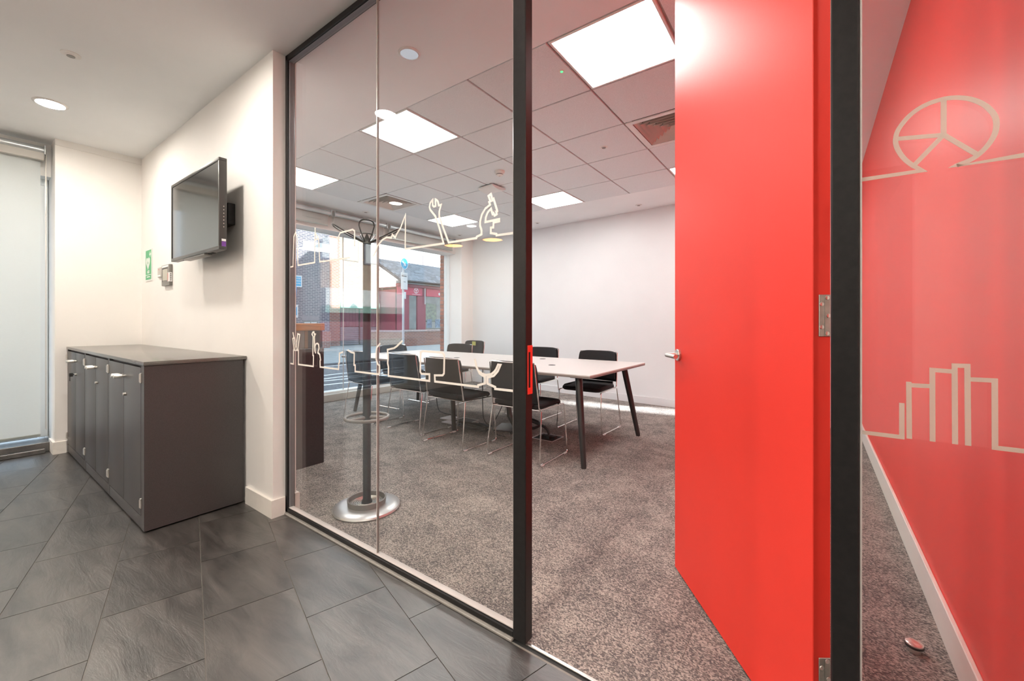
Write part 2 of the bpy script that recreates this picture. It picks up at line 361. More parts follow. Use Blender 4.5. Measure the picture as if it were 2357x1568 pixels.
# street
M['asph'] = pr('asphalt', (0.15, 0.15, 0.163), 0.9, noise=0.25, nscale=30, bump=0.2, bscale=120); M['pave'] = pr('pavement', (0.30, 0.31, 0.31), 0.85, noise=0.12, nscale=4); M['paint'] = pr('road_paint', (0.80, 0.80, 0.80), 0.7, noise=0.1, nscale=15)
M['kerb'] = pr('kerb_stone', (0.24, 0.26, 0.28), 0.8, noise=0.1)
M['bblue'] = brick_mat('blue_brindle_brick', (0.075, 0.085, 0.125), (0.135, 0.13, 0.17), (0.50, 0.49, 0.48)); M['bred'] = brick_mat('red_brick', (0.36, 0.13, 0.085), (0.26, 0.10, 0.08), (0.45, 0.40, 0.37)); M['bbuff'] = brick_mat('buff_brick', (0.45, 0.30, 0.20), (0.36, 0.23, 0.16), (0.55, 0.50, 0.45))
M['brick'] = pr('pier_brick', (0.33, 0.105, 0.068), 0.85, noise=0.22, nscale=25, bump=0.25, bscale=90, var=0.38); M['mortar'] = pr('mortar', (0.20, 0.17, 0.18), 0.9, noise=0.15, nscale=50)
M['shop'] = pr('maroon_shopfront', (0.30, 0.025, 0.06), 0.45, noise=0.06, nscale=5); M['fascia'] = pr('red_fascia', (0.62, 0.03, 0.09), 0.4, noise=0.03)
M['slateroof'] = pr('roof_slate', (0.16, 0.17, 0.19), 0.8, noise=0.35, nscale=7, var=0.3); M['inside'] = pr('shop_interior', (0.70, 0.71, 0.64), 0.8, noise=0.25, nscale=2)
M['shutter'] = pr('maroon_panel', (0.20, 0.055, 0.085), 0.55, noise=0.1, nscale=5); M['plank'] = pr('grey_plank', (0.24, 0.22, 0.25), 0.6, noise=0.1, nscale=5)
M['cream'] = pr('cream_render', (0.80, 0.77, 0.70), 0.8, noise=0.03); M['canopy'] = pr('white_canopy', (0.82, 0.82, 0.80), 0.6, noise=0.02); M['greens'] = pr('green_soffit', (0.24, 0.42, 0.36), 0.6, noise=0.04)
M['sblue'] = pr('sign_blue', (0.02, 0.30, 0.62), 0.4, noise=0.03); M['cyan'] = pr('sign_cyan', (0.02, 0.42, 0.68), 0.4, noise=0.03); M['coping'] = pr('coping_brick', (0.55, 0.44, 0.42), 0.8, noise=0.15, nscale=20)
M['post'] = pr('galvanised_post', (0.60, 0.61, 0.62), 0.5, 0.3, noise=0.05); M['poster'] = pr('poster_print', (0.16, 0.26, 0.36), 0.5, noise=0.6, nscale=9); M['leaf'] = pr('window_display', (0.16, 0.22, 0.10), 0.7, noise=0.7, nscale=9)
M['roofm'] = pr('outer_wall_brick', (0.30, 0.14, 0.10), 0.9, noise=0.2, nscale=4)

H = 2.76          # ceiling
YP = 1.21         # face of the glazed partition
XW, XR = -5.36, 0.388
Y0, YF = -3.2, 5.84
def far_y(x): return 5.84-0.071*(x+1.48)

# ================================================================== SETTING
# ---- lobby floor: slate tiles laid askew
fl = obj('floor', MB().box(-5.62, 2.2, Y0, YP, -0.08, -0.004), M['grout'], kind='structure', label='dark slate tiled lobby floor')
def clip(poly, a, b, c):
    out = []
    for i in range(len(poly)):
        p, q = poly[i-1], poly[i]; dp = a*p[0]+b*p[1]-c; dq = a*q[0]+b*q[1]-c
        if (dp <= 0) != (dq <= 0):
            t = dp/(dp-dq); out.append((p[0]+(q[0]-p[0])*t, p[1]+(q[1]-p[1])*t))
        if dq <= 0: out.append(q)
    return out
TA = math.radians(-16); TU = (math.cos(TA), math.sin(TA)); TV = (-TU[1], TU[0]); TP, TR = 0.485, 0.3155
for j in range(-16, 12):
    v0 = 0.040+j*TR; ph = -2.0 if j % 2 == 0 else -1.765
    for i in range(-16, 16):
        u0 = ph+i*TP; g = 0.0016
        q = [(u0+g, v0+g), (u0+TP-g, v0+g), (u0+TP-g, v0+TR-g), (u0+g, v0+TR-g)]
        q = [(u*TU[0]+v*TV[0], u*TU[1]+v*TV[1]) for u, v in q]
        for a, b, c in ((1, 0, 2.2), (-1, 0, 5.62), (0, 1, YP-0.012), (0, -1, -Y0)):
            q = clip(q, a, b, c)
            if len(q) < 3: break
        if len(q) < 3: continue
        ar = abs(sum(q[k-1][0]*q[k][1]-q[k][0]*q[k-1][1] for k in range(len(q))))/2
        if ar < 0.002: continue
        obj('slate_tile', MB().prism(q, 2, -0.003, 0.0), M['slate'], fl, smooth=0)
# ---- meeting room floor: carpet tiles
cf = obj('floor', MB().prism([(-5.8, YP), (XR, YP), (XR, far_y(XR)+0.02), (-5.8, far_y(-5.8)+0.02)], 2, -0.08, -0.0045), M['carpetbase'], kind='structure', label='grey brown carpet tile floor of the meeting room')
for i in range(-10, 4):
    for j in range(-2, 10):
        x0 = -0.866+0.5*i; y0 = 2.137+0.5*j; g = 0.0005
        q = [(x0+g, y0+g), (x0+0.5-g, y0+g), (x0+0.5-g, y0+0.5-g), (x0+g, y0+0.5-g)]
        for a, b, c in ((1, 0, XR-0.002), (-1, 0, 5.78), (0, -1, -(YP+0.016)), (0.071, 1, 5.84-0.071*1.48)):
            q = clip(q, a, b, c)
            if len(q) < 3: break
        if len(q) < 3: continue
        obj('carpet_tile', MB().prism(q, 2, -0.004, 0.0), M['carpet'], cf, smooth=0)
# ---- ceiling
cb = MB()
cb.box(-5.95, 2.3, Y0-0.1, YP+0.04, H, 2.9)
cb.box(-5.95, 1.0, YP+0.04, 2.035, H, 2.9); cb.box(-5.95, -4.922, 2.035, 5.03, H, 2.9); cb.box(-0.02, 1.0, 2.035, 5.03, H, 2.9); cb.box(-5.95, 1.0, 5.03, 6.4, H, 2.9)
cb.box(-5.95, 2.3, Y0-0.1, 6.4, 2.9, 3.0)
ce = obj('ceiling', cb, M['ceil'], kind='structure', label='white plaster ceiling with a tiled suspended field', smooth=0)
GX = [-4.922+0.6128*k for k in range(9)]; GY = [2.035, 2.635, 3.235, 3.832, 4.445, 5.03]
LEDS = {(0, 0), (3, 0), (6, 0), (0, 4), (3, 4), (6, 4)}; VENTS = {(0, 2): 'far', (6, 2): 'near'}
for i in range(8):
    for j in range(5):
        if (i, j) in LEDS or (i, j) in VENTS: continue
        obj('ceiling_tile', MB().bbox(GX[i]+0.007, GX[i+1]-0.007, GY[j]+0.007, GY[j+1]-0.007, H-0.002, H+0.016, 0.002, 1), M['ctile'], ce)
gb = MB()
for x in GX: gb.box(x-0.007, x+0.007, GY[0], GY[-1], H+0.010, H+0.03)
for y in GY: gb.box(GX[0], GX[-1], y-0.007, y+0.007, H+0.0105, H+0.0295)
obj('ceiling_grid', gb, M['tee'], ce, label='thin metal bars of the suspended ceiling', smooth=0)
# ---- walls
wf = obj('wall_front', MB().box(XW-0.02, -2.58, 1.14, 1.275, 0, H), M['wall'], kind='structure', label='cream wall carrying the television', smooth=0)
obj('wall_back', MB().prism([(-5.95, far_y(-5.95)), (XR, far_y(XR)), (XR, far_y(XR)+0.15), (-5.95, far_y(-5.95)+0.15)], 2, 0, H), M['wallroom'], kind='structure', label='white far wall of the meeting room', smooth=0)
obj('wall_right', MB().box(XR, 1.0, 1.262, 6.2, 0, H), M['red'], kind='structure', label='bright red side wall of the meeting room', smooth=0)
wl = MB().box(-5.9, XW, 0.565, 1.9, 0, H).box(-5.9, -5.43, 5.80, 6.4, 0, H)
wl.box(-5.9, -5.60, 1.9, 5.80, 2.47, H).box(-5.9, -5.60, -2.35, 0.565, 2.47, H).box(-5.9, XW, Y0, -2.35, 0, H)
wl.box(-6.1, -5.9, -6, 1.9, 2.5, 3.0).box(-6.1, -5.9, 0.565, 1.9, 0, 2.5).box(-6.1, -5.9, 1.9, 5.87, 2.62, 3.0)
wleft = obj('wall_left', wl, M['wall'], kind='structure', label='cream outer wall around the street windows', smooth=0)
obj('wall_rear', MB().box(-5.9, -0.6, Y0-0.12, Y0, 0, H).box(0.8, 2.3, Y0-0.12, Y0, 0, H), M['wall'], kind='structure', label='cream rear wall of the lobby', smooth=0)
obj('wall_added_corridor', MB().box(-0.7, -0.6, -6.2, Y0-0.12, 0, H).box(0.8, 0.9, -6.2, Y0-0.12, 0, H).box(-0.7, 0.9, -6.3, -6.2, 0, H).box(-0.7, 0.9, -6.3, Y0-0.1, H, 2.9).box(-0.7, 0.9, -6.3, Y0, -0.08, -0.003), M['greyp'], kind='structure', label='unseen dim corridor added behind the lobby for a dark glass reflection', smooth=0)  # corridor added out of view so the right pane mirrors something dark
obj('wall_lobby', MB().box(2.2, 2.3, Y0, YP+0.1, 0, H).box(0.95, 2.2, YP, YP+0.1, 0, H), M['wall'], kind='structure', label='cream side wall of the lobby', smooth=0)
# ---- own building above the rooms; unseen, block heights shaped to shade the street
rb = MB().prism([(1.3, 3.0), (7.72, 3.0), (7.72, 8.4), (7.45, 8.75), (5.3, 6.6), (1.3, 6.6)], 0, -6.1, -4.6).box(-4.6, 4, 1.3, 11.0, 3.0, 5.2).box(-6.1, -4.6, 7.72, 11.0, 3.0, 5.8).box(-6.1, 4, 11.0, 24, 0, 9.4).box(-6.1, 4, 6.42, 11.0, 0, 3.0).box(-6.1, 4, -16, 1.3, 3.0, 5.2)
obj('roof', rb, M['roofm'], kind='structure', label='upper storey and gable of the building itself, with unseen blocks added to shade the street', smooth=0)
# ---- trims and skirtings
obj('trim_1', MB().box(XW, XW+0.012, 0.565, 1.14, H-0.055, H), M['wall'], kind='structure', label='thin cream cornice strip under the lobby ceiling', smooth=0)
b1 = MB().prism([(-2.925, 1.125), (-2.565, 1.125), (-2.565, YP-0.006), (-2.58, YP-0.006), (-2.58, 1.14), (-2.925, 1.14)], 2, 0, 0.105)
b1.prism([(-2.565, 1.262), (-2.565, 1.29), (-5.3, 1.29), (-5.3, 1.275), (-2.58, 1.275), (-2.58, 1.262)], 2, 0, 0.105)
obj('baseboard_front', b1, M['skirt'], kind='structure', label='cream skirting around the end of the television wall')
obj('baseboard_left', MB().prism([(-5.6, 0.55), (XW+0.015, 0.55), (XW+0.015, 0.632), (XW, 0.632), (XW, 0.565), (-5.6, 0.565)], 2, 0, 0.105), M['skirt'], kind='structure', label='cream skirting beside the lobby window')
obj('baseboard_back', MB().prism([(-5.43, far_y(-5.43)-0.015), (XR-0.015, far_y(XR)-0.015), (XR-0.015, far_y(XR)), (-5.43, far_y(-5.43))], 2, 0, 0.10), M['wallroom'], kind='structure', label='white skirting of the far wall', smooth=0)
obj('baseboard_right', MB().bbox(XR-0.015, XR, 1.27, 5.7, 0, 0.135, 0.003, 1), M['skirt'], kind='structure', label='cream skirting along the red wall')

# ---- brick pier seen through the meeting room window, brick by brick
pier = obj('wall_pier', MB().box(-6.085, -5.875, 5.885, 6.3, 0, 2.62), M['mortar'], kind='structure', label='red brick pier outside the window', smooth=0)
bs = MB().bbox(-0.1065, 0.1065, -0.0, 0.1, -0.0325, 0.0325, 0.003, 1).mesh('brick'); bs.materials.append(M['brick'])
bh = MB().bbox(-0.0505, 0.0505, -0.0, 0.1, -0.0325, 0.0325, 0.003, 1).mesh('brick'); bh.materials.append(M['brick'])
for k in range(34):
    z = 0.04+0.0757*k
    if z > 2.58: break
    if k % 2: obj('brick', bs, None, pier, loc=(-5.98, 5.872+random.uniform(-.002, .002), z))
    else:
        for dx in (-0.0555, 0.0555): obj('brick', bh, None, pier, loc=(-5.98+dx, 5.872+random.uniform(-.002, .002), z))

# ---- windows
w2 = thing('window_2', (0, 0, 0), label='tall street window of the meeting room', kind='structure')
fr = MB().bbox(-5.85, -5.77, 1.9, 5.87, 0.0, 0.13, 0.004, 1).bbox(-5.85, -5.77, 5.81, 5.87, 0.13, 2.6, 0.004, 1).bbox(-5.85, -5.77, 1.9, 1.96, 0.13, 2.6, 0.004, 1).bbox(-5.85, -5.77, 1.96, 5.81, 2.54, 2.6, 0.004, 1)
obj('window_frame', fr, M['pvc'], w2)
obj('window_sill', MB().bbox(-5.77, -5.70, 1.9, 5.80, 0.0, 0.10, 0.004, 1), M['sillk'], w2)
gy = on_x(790, 800, -5.81)[1]
obj('window_pane', MB().box(-5.815, -5.805, 1.96, gy-0.002, 0.13, 2.54), M['wglass'], w2, smooth=0)
obj('window_pane', MB().box(-5.815, -5.805, gy+0.002, 5.81, 0.13, 2.54), M['wglass'], w2, smooth=0)
obj('glazing_joint', MB().box(-5.817, -5.803, gy-0.004, gy+0.004, 0.13, 2.54), M['seal'], w2, smooth=0)
obj('inner_jamb', MB().bbox(-5.77, -5.74, 5.79, 5.80, 0.0, 2.7, 0.002, 1), M['pvc'], w2)
w1 = thing('window_1', (0, 0, 0), label='street window and glazed entrance of the lobby', kind='structure')
fr = MB().bbox(-5.80, -5.73, -2.35, 0.56, 2.41, 2.47, 0.004, 1).bbox(-5.80, -5.73, 0.50, 0.56, 0.1, 2.41, 0.004, 1).bbox(-5.80, -5.73, -0.72, -0.66, 0.0, 2.41, 0.004, 1).bbox(-5.80, -5.73, -2.35, -2.29, 0, 2.41, 0.004, 1).bbox(-5.80, -5.73, -0.66, 0.5, 0.1, 0.16, 0.004, 1).bbox(-5.80, -5.73, -2.29, -0.72, 0.0, 0.10, 0.004, 1)
obj('window_frame', fr, M['pvc'], w1)
obj('window_pane', MB().box(-5.77, -5.76, -0.66, 0.5, 0.16, 2.41), M['wglass'], w1, smooth=0)
obj('entrance_pane', MB().box(-5.77, -5.76, -2.29, -0.72, 0.10, 2.41), M['wglass'], w1, smooth=0)
obj('window_sill', MB().bbox(-5.9, -5.53, -0.7, 0.55, 0.0, 0.085, 0.004, 1), M['slate'], w1, label='dark slate window sill')
obj('sill_step', MB().bbox(-5.53, -5.47, -0.7, 0.52, 0.0, 0.04, 0.004, 1), M['slate'], w1, label='low dark slate step')

# ---- glazed partition
pt = thing('wall_partition', (0, 0, 0), label='black framed glass partition with line drawings', kind='structure')
def track(name, x0, x1):
    obj('floor_strip', MB().bbox(x0, x1, YP-0.012, YP+0.05, 0.0, 0.010, 0.002, 1), M['strip'], pt, label='grey floor strip')
    obj('bottom_track', MB().bbox(x0, x1, YP, YP+0.045, 0.010, 0.034, 0.003, 1), M['black'], pt)
    obj('glazing_bead', MB().bbox(x0, x1, YP+0.008, YP+0.037, 0.034, 0.040, 0.002, 1), M['seal'], pt)
    obj('top_track', MB().bbox(x0, x1, YP, YP+0.045, H-0.036, H-0.0005, 0.003, 1), M['black'], pt)
    obj('top_bead', MB().bbox(x0, x1, YP+0.008, YP+0.037, H-0.0395, H-0.036, 0.001, 1), M['zincd'], pt)
track('a', -2.58, -0.88); track('b', 0.081, 0.95)
obj('wall_channel', MB().bbox(-2.58, -2.553, YP, YP+0.045, 0.010, H, 0.003, 1), M['black'], pt)
obj('wall_channel_bead', MB().bbox(-2.553, -2.549, YP+0.010, YP+0.037, 0.04, H-0.04, 0.001, 1), M['zincd'], pt)
obj('post', MB().bbox(-0.88, -0.824, YP-0.002, YP+0.043, 0.010, H, 0.003, 1), M['black'], pt, label='black door jamb post')
obj('post_bead', MB().bbox(-0.886, -0.88, YP+0.006, YP+0.037, 0.034, H-0.04, 0.002, 1), M['seal'], pt)
obj('post', MB().bbox(0.031, 0.081, YP-0.002, YP+0.043, 0.0, H, 0.003, 1), M['black'], pt, label='black hinge jamb post')
obj('post_bead', MB().bbox(0.081, 0.0865, YP+0.006, YP+0.037, 0.034, H-0.04, 0.002, 1), M['seal'], pt)
obj('post', MB().bbox(0.90, 0.95, YP-0.002, YP+0.043, 0.0, H, 0.003, 1), M['black'], pt)
obj('door_head', MB().bbox(-0.824, 0.031, YP, YP+0.043, H-0.04, H-0.0005, 0.003, 1), M['black'], pt)
GYF = YP+0.0165
obj('glass_pane', MB().box(-2.549, -1.7055, GYF, GYF+0.011, 0.037, H-0.039), M['glass'], pt, smooth=0)
obj('glass_pane', MB().box(-1.7005, -0.884, GYF, GYF+0.011, 0.037, H-0.039), M['glass'], pt, smooth=0)
obj('glass_pane', MB().box(0.085, 0.902, GYF, GYF+0.011, 0.037, H-0.039), M['glass'], pt, smooth=0)
obj('glass_joint', MB().box(-1.7055, -1.7005, GYF-0.0005, GYF+0.0115, 0.037, H-0.039), M['seal'], pt, smooth=0)
sp_ = obj('strike_plate', MB().bbox(-0.8243, -0.8215, YP+0.010, YP+0.041, 0.894, 1.069, 0.001, 1), M['door'], pt, label='red painted strike plate')
obj('latch_slot', MB().box(-0.8216, -0.8212, YP+0.014, YP+0.025, 0.918, 1.045), M['gap'], sp_, smooth=0)
obj('threshold_strip', MB().bbox(-0.824, 0.031, YP+0.010, YP+0.022, 0.0, 0.006, 0.002, 1), M['steel'], pt, label='thin steel threshold strip')
# line drawings in vinyl film on the lobby side of the glass
def art(px, w=0.0105):
    return [(lambda q: (q[0], q[2]))(on_y(x, y, GYF-0.0006)) for x, y in px]
ARTS_L = [
 [(662,616.5),(674.5,613.5),(676.5,545),(680,535),(683.5,545),(686,611),(724.5,604.5),(724.5,553),(725.5,536),(725.5,524)],
 [(725.5,536),(733,549),(725,553)], [(733.5,550),(736,603),(759,600),(806,593)],
 [(779,560),(779.5,545),(783,536),(812,528.5),(816.3,532),(816.3,567)],
 [(858.5,590),(862.5,584.7),(869.3,566),(880.8,551.8),(890.3,546.3),(900.9,547.7),(903.2,540.2),(910,547),(913.4,538.9),(922.1,524.9),(933.2,495.4),(933,573.5),(1021.2,560.6),(1009.5,518.7),(1002.1,497.8),(996,490),(990.4,483),(988.8,476.9),(990.4,468.3),(992.6,464),(996,460.3),(996,472.6),(999,476),(1002.7,474.5),(1002.4,459),(1005.5,460.8),(1007.7,463.4),(1009.2,468),(1010.1,473.2),(1015.4,471.4),(1011.3,486.8),(1011.3,499),(1018.1,518.7),(1032.9,558.7),(1096.9,548.3),(1097.5,545.2),(1108.5,539.7),(1108.5,530.4),(1105.2,520),(1105.5,508.9),(1109.2,494.1),(1117.2,480.6),(1128.2,471.7),(1126.1,465.2),(1128.9,463.4),(1124.5,451),(1130.1,446.8),(1133.8,460.9),(1136.2,457.8),(1144.9,486.1),(1142.4,487.4),(1143.4,493.5),(1138.7,496.4),(1135.6,490.4),(1133.8,492.9),(1130.3,480.6),(1122.7,489.2),(1118.4,500.3),(1117.5,511.4),(1149.2,504.6),(1149.2,509.5),(1136.2,512.6),(1135.6,523.7),(1130.1,524.3),(1129.8,536.6),(1143,539),(1143,542.1),(1181.5,536.6)],
 [(660,835.4),(675.8,838),(675.8,806.3),(687,806.6),(687,839),(721.2,843.6),(721.7,818.6),(720.2,818.0),(720.9,774.7),(718.2,769.6),(720.2,765),(722.8,764.5),(723.3,769),(726.1,769.6),(723.8,774.7),(724.3,797.1),(724.8,808),(726.8,813.5)],
 [(677.3,806),(674.0,779.8),(676.8,777.8),(674.3,765)], [(677.5,777),(680.4,806),(681.5,778),(683.5,806)], [(685.5,806),(690.1,770.6),(685.4,768.6),(682.5,800)],
 [(725.8,811.4),(725.3,797),(727.3,792),(730.4,790.5),(733.5,793),(734.5,801.2),(733.5,806.3),(731.9,812.4),(736,816),(738,828.8),(737,829.8),(737.2,845),(779.4,850.2),(779.9,836.4),(781.4,835.5),(781.4,813.5),(789.6,810.4)],
 [(800.3,805.8),(808,811),(815.6,813),(815.1,840.5),(817.7,841),(817.7,855.3),(872.8,862),(873.8,842),(869.2,838),(866,826.7),(866.2,813),(867.6,800),(875.7,790.8)],
 [(926.8,784.8),(920.7,790.2),(914,797),(907.2,801.7),(892.2,805.1),(893.5,825),(892.4,836),(894.3,845),(894.3,865.5),(988.6,877),(988.6,861.5),(970.3,860.8),(967.6,856),(968.2,811.2),(973.7,808.5),(1018.5,811.9),(1023.2,818),(1022.2,860),(1019,864.2),(1000.8,864.2),(1001.5,878.4),(1100.6,890.6),(1100.6,887.2),(1116.9,882.5),(1116.9,868.2),(1104,860),(1097.2,845.2),(1093.1,826.2)],
 [(1103,855),(1110.4,860.8),(1118.9,863.5),(1131.2,861.5),(1138,856),(1142,850.6),(1146.8,839.7),(1152.2,840.4),(1146.1,854.7),(1136.6,865.5),(1122.3,868.9),(1122.3,883.2),(1140,891.3),(1140,895.4),(1182,900.1)]]
def curve_px(P, n=5):
    out = []
    for i in range(len(P)-1):
        p0 = P[max(i-1, 0)]; p1 = P[i]; p2 = P[i+1]; p3 = P[min(i+2, len(P)-1)]
        for k in range(n):
            t = k/n; out.append(tuple(0.5*((2*p1[c])+(p2[c]-p0[c])*t+(2*p0[c]-5*p1[c]+4*p2[c]-p3[c])*t*t+(3*p1[c]-p0[c]-3*p2[c]+p3[c])*t**3) for c in (0, 1)))
    return out+[P[-1]]
ARTS_R = [
 [(1979.3,414.3),(2122,392.9)]+curve_px([(2102.5,382.1),(2085,369),(2072,353.6),(2063.5,337),(2061.4,321.4),(2066,302),(2079.3,282),(2095,265),(2115,250),(2140,237.5),(2168.6,228.6),(2188,225.5),(2207.9,225),(2230,227.5),(2250.7,233.9),(2269,244),(2282.9,257),(2291,270),(2293.6,285.7),(2291,304),(2282.9,321.4),(2269,340),(2250.7,357),(2230,370),(2202,381)])+[(2197,382.9),(2357,357),(2460,341)],
 [(2172,228.6),(2172,312)], [(2066.8,319.6),(2172,310.7)], [(2102.5,382),(2172,310.7)], [(2172,310.7),(2250.7,357)],
 [(1982.9,995),(2075.7,1006.4),(2075.7,927.9)], [(2092.9,1010),(2091.8,879)], [(2095.4,886.8),(2146,889.3)], [(2146.4,1016.4),(2145.7,851.5),(2197,855.7)],
 [(2198.2,1022.5),(2197,841.5),(2226.4,842.5),(2228.2,1026)], [(2228.5,873.2),(2289.3,876),(2290,1030.7),(2357,1038.6),(2460,1052)]]
def drawing(arts, film, w, label):
    lo = MB(); hi = MB()
    for k, a in enumerate(arts):
        q = art(a)
        ribbon(hi if q[0][1] > 1.25 else lo, q, w, GYF-0.0011-0.00006*k, GYF-0.0003-0.00002*k)
    obj('vinyl_line_drawing', hi, film, pt, label=label+' in the upper band', smooth=0)
    obj('vinyl_line_drawing', lo, film, pt, label=label+' in the lower band', smooth=0)
drawing(ARTS_L, M['vinyl'], 0.0088, 'cream outline drawing on the left panes'); drawing(ARTS_R, M['vinyl2'], 0.0088, 'cream outline drawing on the right pane')

# ---- red door
dr = thing('door_1', (0.033, 1.321, 0), math.atan2(0.808, -0.588), label='bright red full height door standing open', kind='structure')
obj('door_leaf', MB().bbox(0, 0.892, 0, 0.045, 0.008, H-0.045, 0.0015, 1), M['door'], dr)
hz = 1.003; hx = 0.845
hd = obj('lever_handle', MB().tube(fillet([(hx, 0.050, hz), (hx, 0.105, hz), (hx-0.115, 0.105, hz)], 0.018, 6), 0.0095, 14), M['steel'], dr, label='brushed steel lever handle')
obj('handle_rose', MB().tube([(hx, 0.045, hz), (hx, 0.0535, hz), (hx, 0.055, hz)], [0.0265, 0.0265, 0.0245], 28), M['steel'], hd)
hd2 = obj('lever_handle', MB().tube(fillet([(hx, -0.005, hz), (hx, -0.06, hz), (hx-0.115, -0.06, hz)], 0.018, 6), 0.0095, 14), M['steel'], dr)
obj('handle_rose', MB().tube([(hx, 0.0, hz), (hx, -0.0085, hz), (hx, -0.01, hz)], [0.0265, 0.0265, 0.0245], 28), M['steel'], hd2)
for zc in (0.25, 1.168, 2.45):
    hg = obj('hinge', MB().bbox(-0.0025, 0.0005, 0.002, 0.031, zc-0.053, zc+0.053, 0.001, 1).box(-0.0032, -0.002, 0.0165, 0.0175, zc-0.052, zc+0.052), M['zinc'], dr, label='grey zinc door hinge')
    for yy, zz in ((0.011, 0.045), (0.0245, 0.029), (0.008, 0.0), (0.0245, -0.029), (0.011, -0.045)):
        obj('screw', MB().tube([(-0.0025, yy, zc+zz), (-0.0042, yy, zc+zz), (-0.0034, yy, zc+zz)], [0.0056, 0.0050, 0.0016], 12), M['steel'], hg)

# ================================================================== LOBBY THINGS
# cabinets
CX0, CX1, CF, CB = -5.335, -2.982, 0.637, 1.122
UW = (CX1-CX0)/3
names = ['dark storage cabinet with a black key hanging in its lock', 'dark storage cabinet standing between two matching cabinets', 'dark storage cabinet whose plain end panel faces the glass partition']
for k in range(3):
    x0 = CX0+UW*k; c = thing('storage_cabinet', (x0, CF, 0), 0, names[k], 'cabinet', 'storage cabinets under the television')
    w = UW-0.002; d = CB-CF
    obj('body', MB().bbox(0, w, 0.020, d, 0.012, 0.9155, 0.002, 1).bbox(0, 0.018, 0.0, 0.020, 0.012, 0.9155, 0.001, 1).bbox(w-0.018, w, 0.0, 0.020, 0.012, 0.9155, 0.001, 1), M['cab'], c)
    obj('foot_frame', MB().box(0.02, w-0.02, 0.03, d-0.02, 0.0, 0.012), M['gap'], c, smooth=0)
    obj('plinth', MB().bbox(0.019, w-0.019, 0.001, 0.019, 0.012, 0.078, 0.002, 2), M['cab'], c)
    if k == 2: obj('end_panel', MB().bbox(w+0.001, w+0.040, 0.0, d, 0.010, 0.9155, 0.0015, 1), M['cab'], c)
    for s in (0, 1):
        a = 0.019 if s == 0 else w/2+0.0015; b = w/2-0.0015 if s == 0 else w-0.019
        dd = obj('door', MB().bbox(a+0.001, b-0.001, -0.001, 0.018, 0.084, 0.902, 0.0022, 2), M['cab'], c)
        hxp = w/2-0.012 if s == 0 else w/2+0.042
        obj('handle', MB().tube([(hxp, 0, 0.833), (hxp, -0.014, 0.833), (hxp, -0.016, 0.833), (hxp, -0.052, 0.833), (hxp, -0.055, 0.833)], [0.008, 0.008, 0.0125, 0.0125, 0.0105], 16), M['steel'], dd, label='satin steel cylinder knob')
        for zz in (0.845, 0.155):
            hx_ = 0.009 if s == 0 else w-0.009
            obj('hinge', MB().bbox(hx_-0.008, hx_+0.008, -0.007, 0.002, zz-0.028, zz+0.028, 0.002, 1).cyl((hx_, -0.007, zz-0.022), (hx_, -0.007, zz+0.022), 0.004, 8), M['steel'], dd)
    lk = obj('lock', MB().tube([(w/2+0.05, 0, 0.725), (w/2+0.05, -0.012, 0.725), (w/2+0.05, -0.014, 0.725)], [0.010, 0.010, 0.008], 14), M['steel'], c)
    if k == 0:
        obj('key', MB().bbox(w/2+0.041, w/2+0.059, -0.045, -0.022, 0.710, 0.740, 0.003, 1).box(w/2+0.048, w/2+0.052, -0.024, -0.012, 0.722, 0.728).box(w/2+0.047, w/2+0.053, -0.042, -0.038, 0.675, 0.712), M['key'], lk, label='black key with a hanging spare')
obj('worktop', MB().bbox(-5.358, CX1+0.046, CF-0.004, 1.138, 0.916, 0.937, 0.002, 2), M['cabtop'], label='long dark worktop running over the storage cabinets', cat='worktop')
# television
tv = thing('wall_television', (-3.39, 1.138, 1.6), 0, 'black flat television on a bracket above the cabinets', 'television')
tx = 0.455
bz = MB()
for a in ((-tx, tx, 0.545, 0.565), (-tx, tx, 0.0, 0.022), (-tx, -tx+0.016, 0.022, 0.545), (tx-0.016, tx, 0.022, 0.545)): bz.bbox(a[0], a[1], -0.153, -0.110, a[2], a[3], 0.003, 2)
obj('bezel', bz, M['tvb'], tv); obj('screen', MB().box(-tx+0.015, tx-0.015, -0.149, -0.144, 0.021, 0.546), M['tvs'], tv, smooth=0)
obj('rear_housing', MB().bbox(-tx+0.004, tx-0.004, -0.144, -0.108, 0.003, 0.561, 0.004, 1).bbox(-0.36, 0.36, -0.108, -0.075, 0.012, 0.47, 0.012, 2), M['tvb'], tv)
obj('lower_trim', MB().bbox(-0.2, 0.2, -0.150, -0.105, -0.012, 0.002, 0.004, 2), M['grey'], tv)
for a in (0.1, -0.28): obj('vent_grille', MB().box(a, a+0.18, -0.13, -0.11, -0.0025, 0.0031), M['gap'], tv, smooth=0)
br = obj('wall_bracket', MB().bbox(0.20, 0.225, -0.075, -0.045, 0.08, 0.44, 0.003, 1).bbox(-0.225, -0.20, -0.075, -0.045, 0.08, 0.44, 0.003, 1).bbox(-0.28, 0.28, -0.045, 0.0, 0.20, 0.34, 0.003, 1), M['black'], tv)
obj('sticker', MB().box(tx-0.0001, tx+0.0006, -0.139, -0.116, 0.02, 0.05), M['purple'], tv, label='small purple sticker', smooth=0); obj('sticker', MB().box(tx-0.0001, tx+0.0006, -0.139, -0.116, 0.052, 0.066), M['wht'], tv, label='small white sticker', smooth=0)
bt = MB()
for q in range(7): bt.cyl((tx-0.001, -0.128, 0.14+q*0.021), (tx+0.002, -0.128, 0.14+q*0.021), 0.003, 8)
obj('control_buttons', bt, M['steel'], tv)
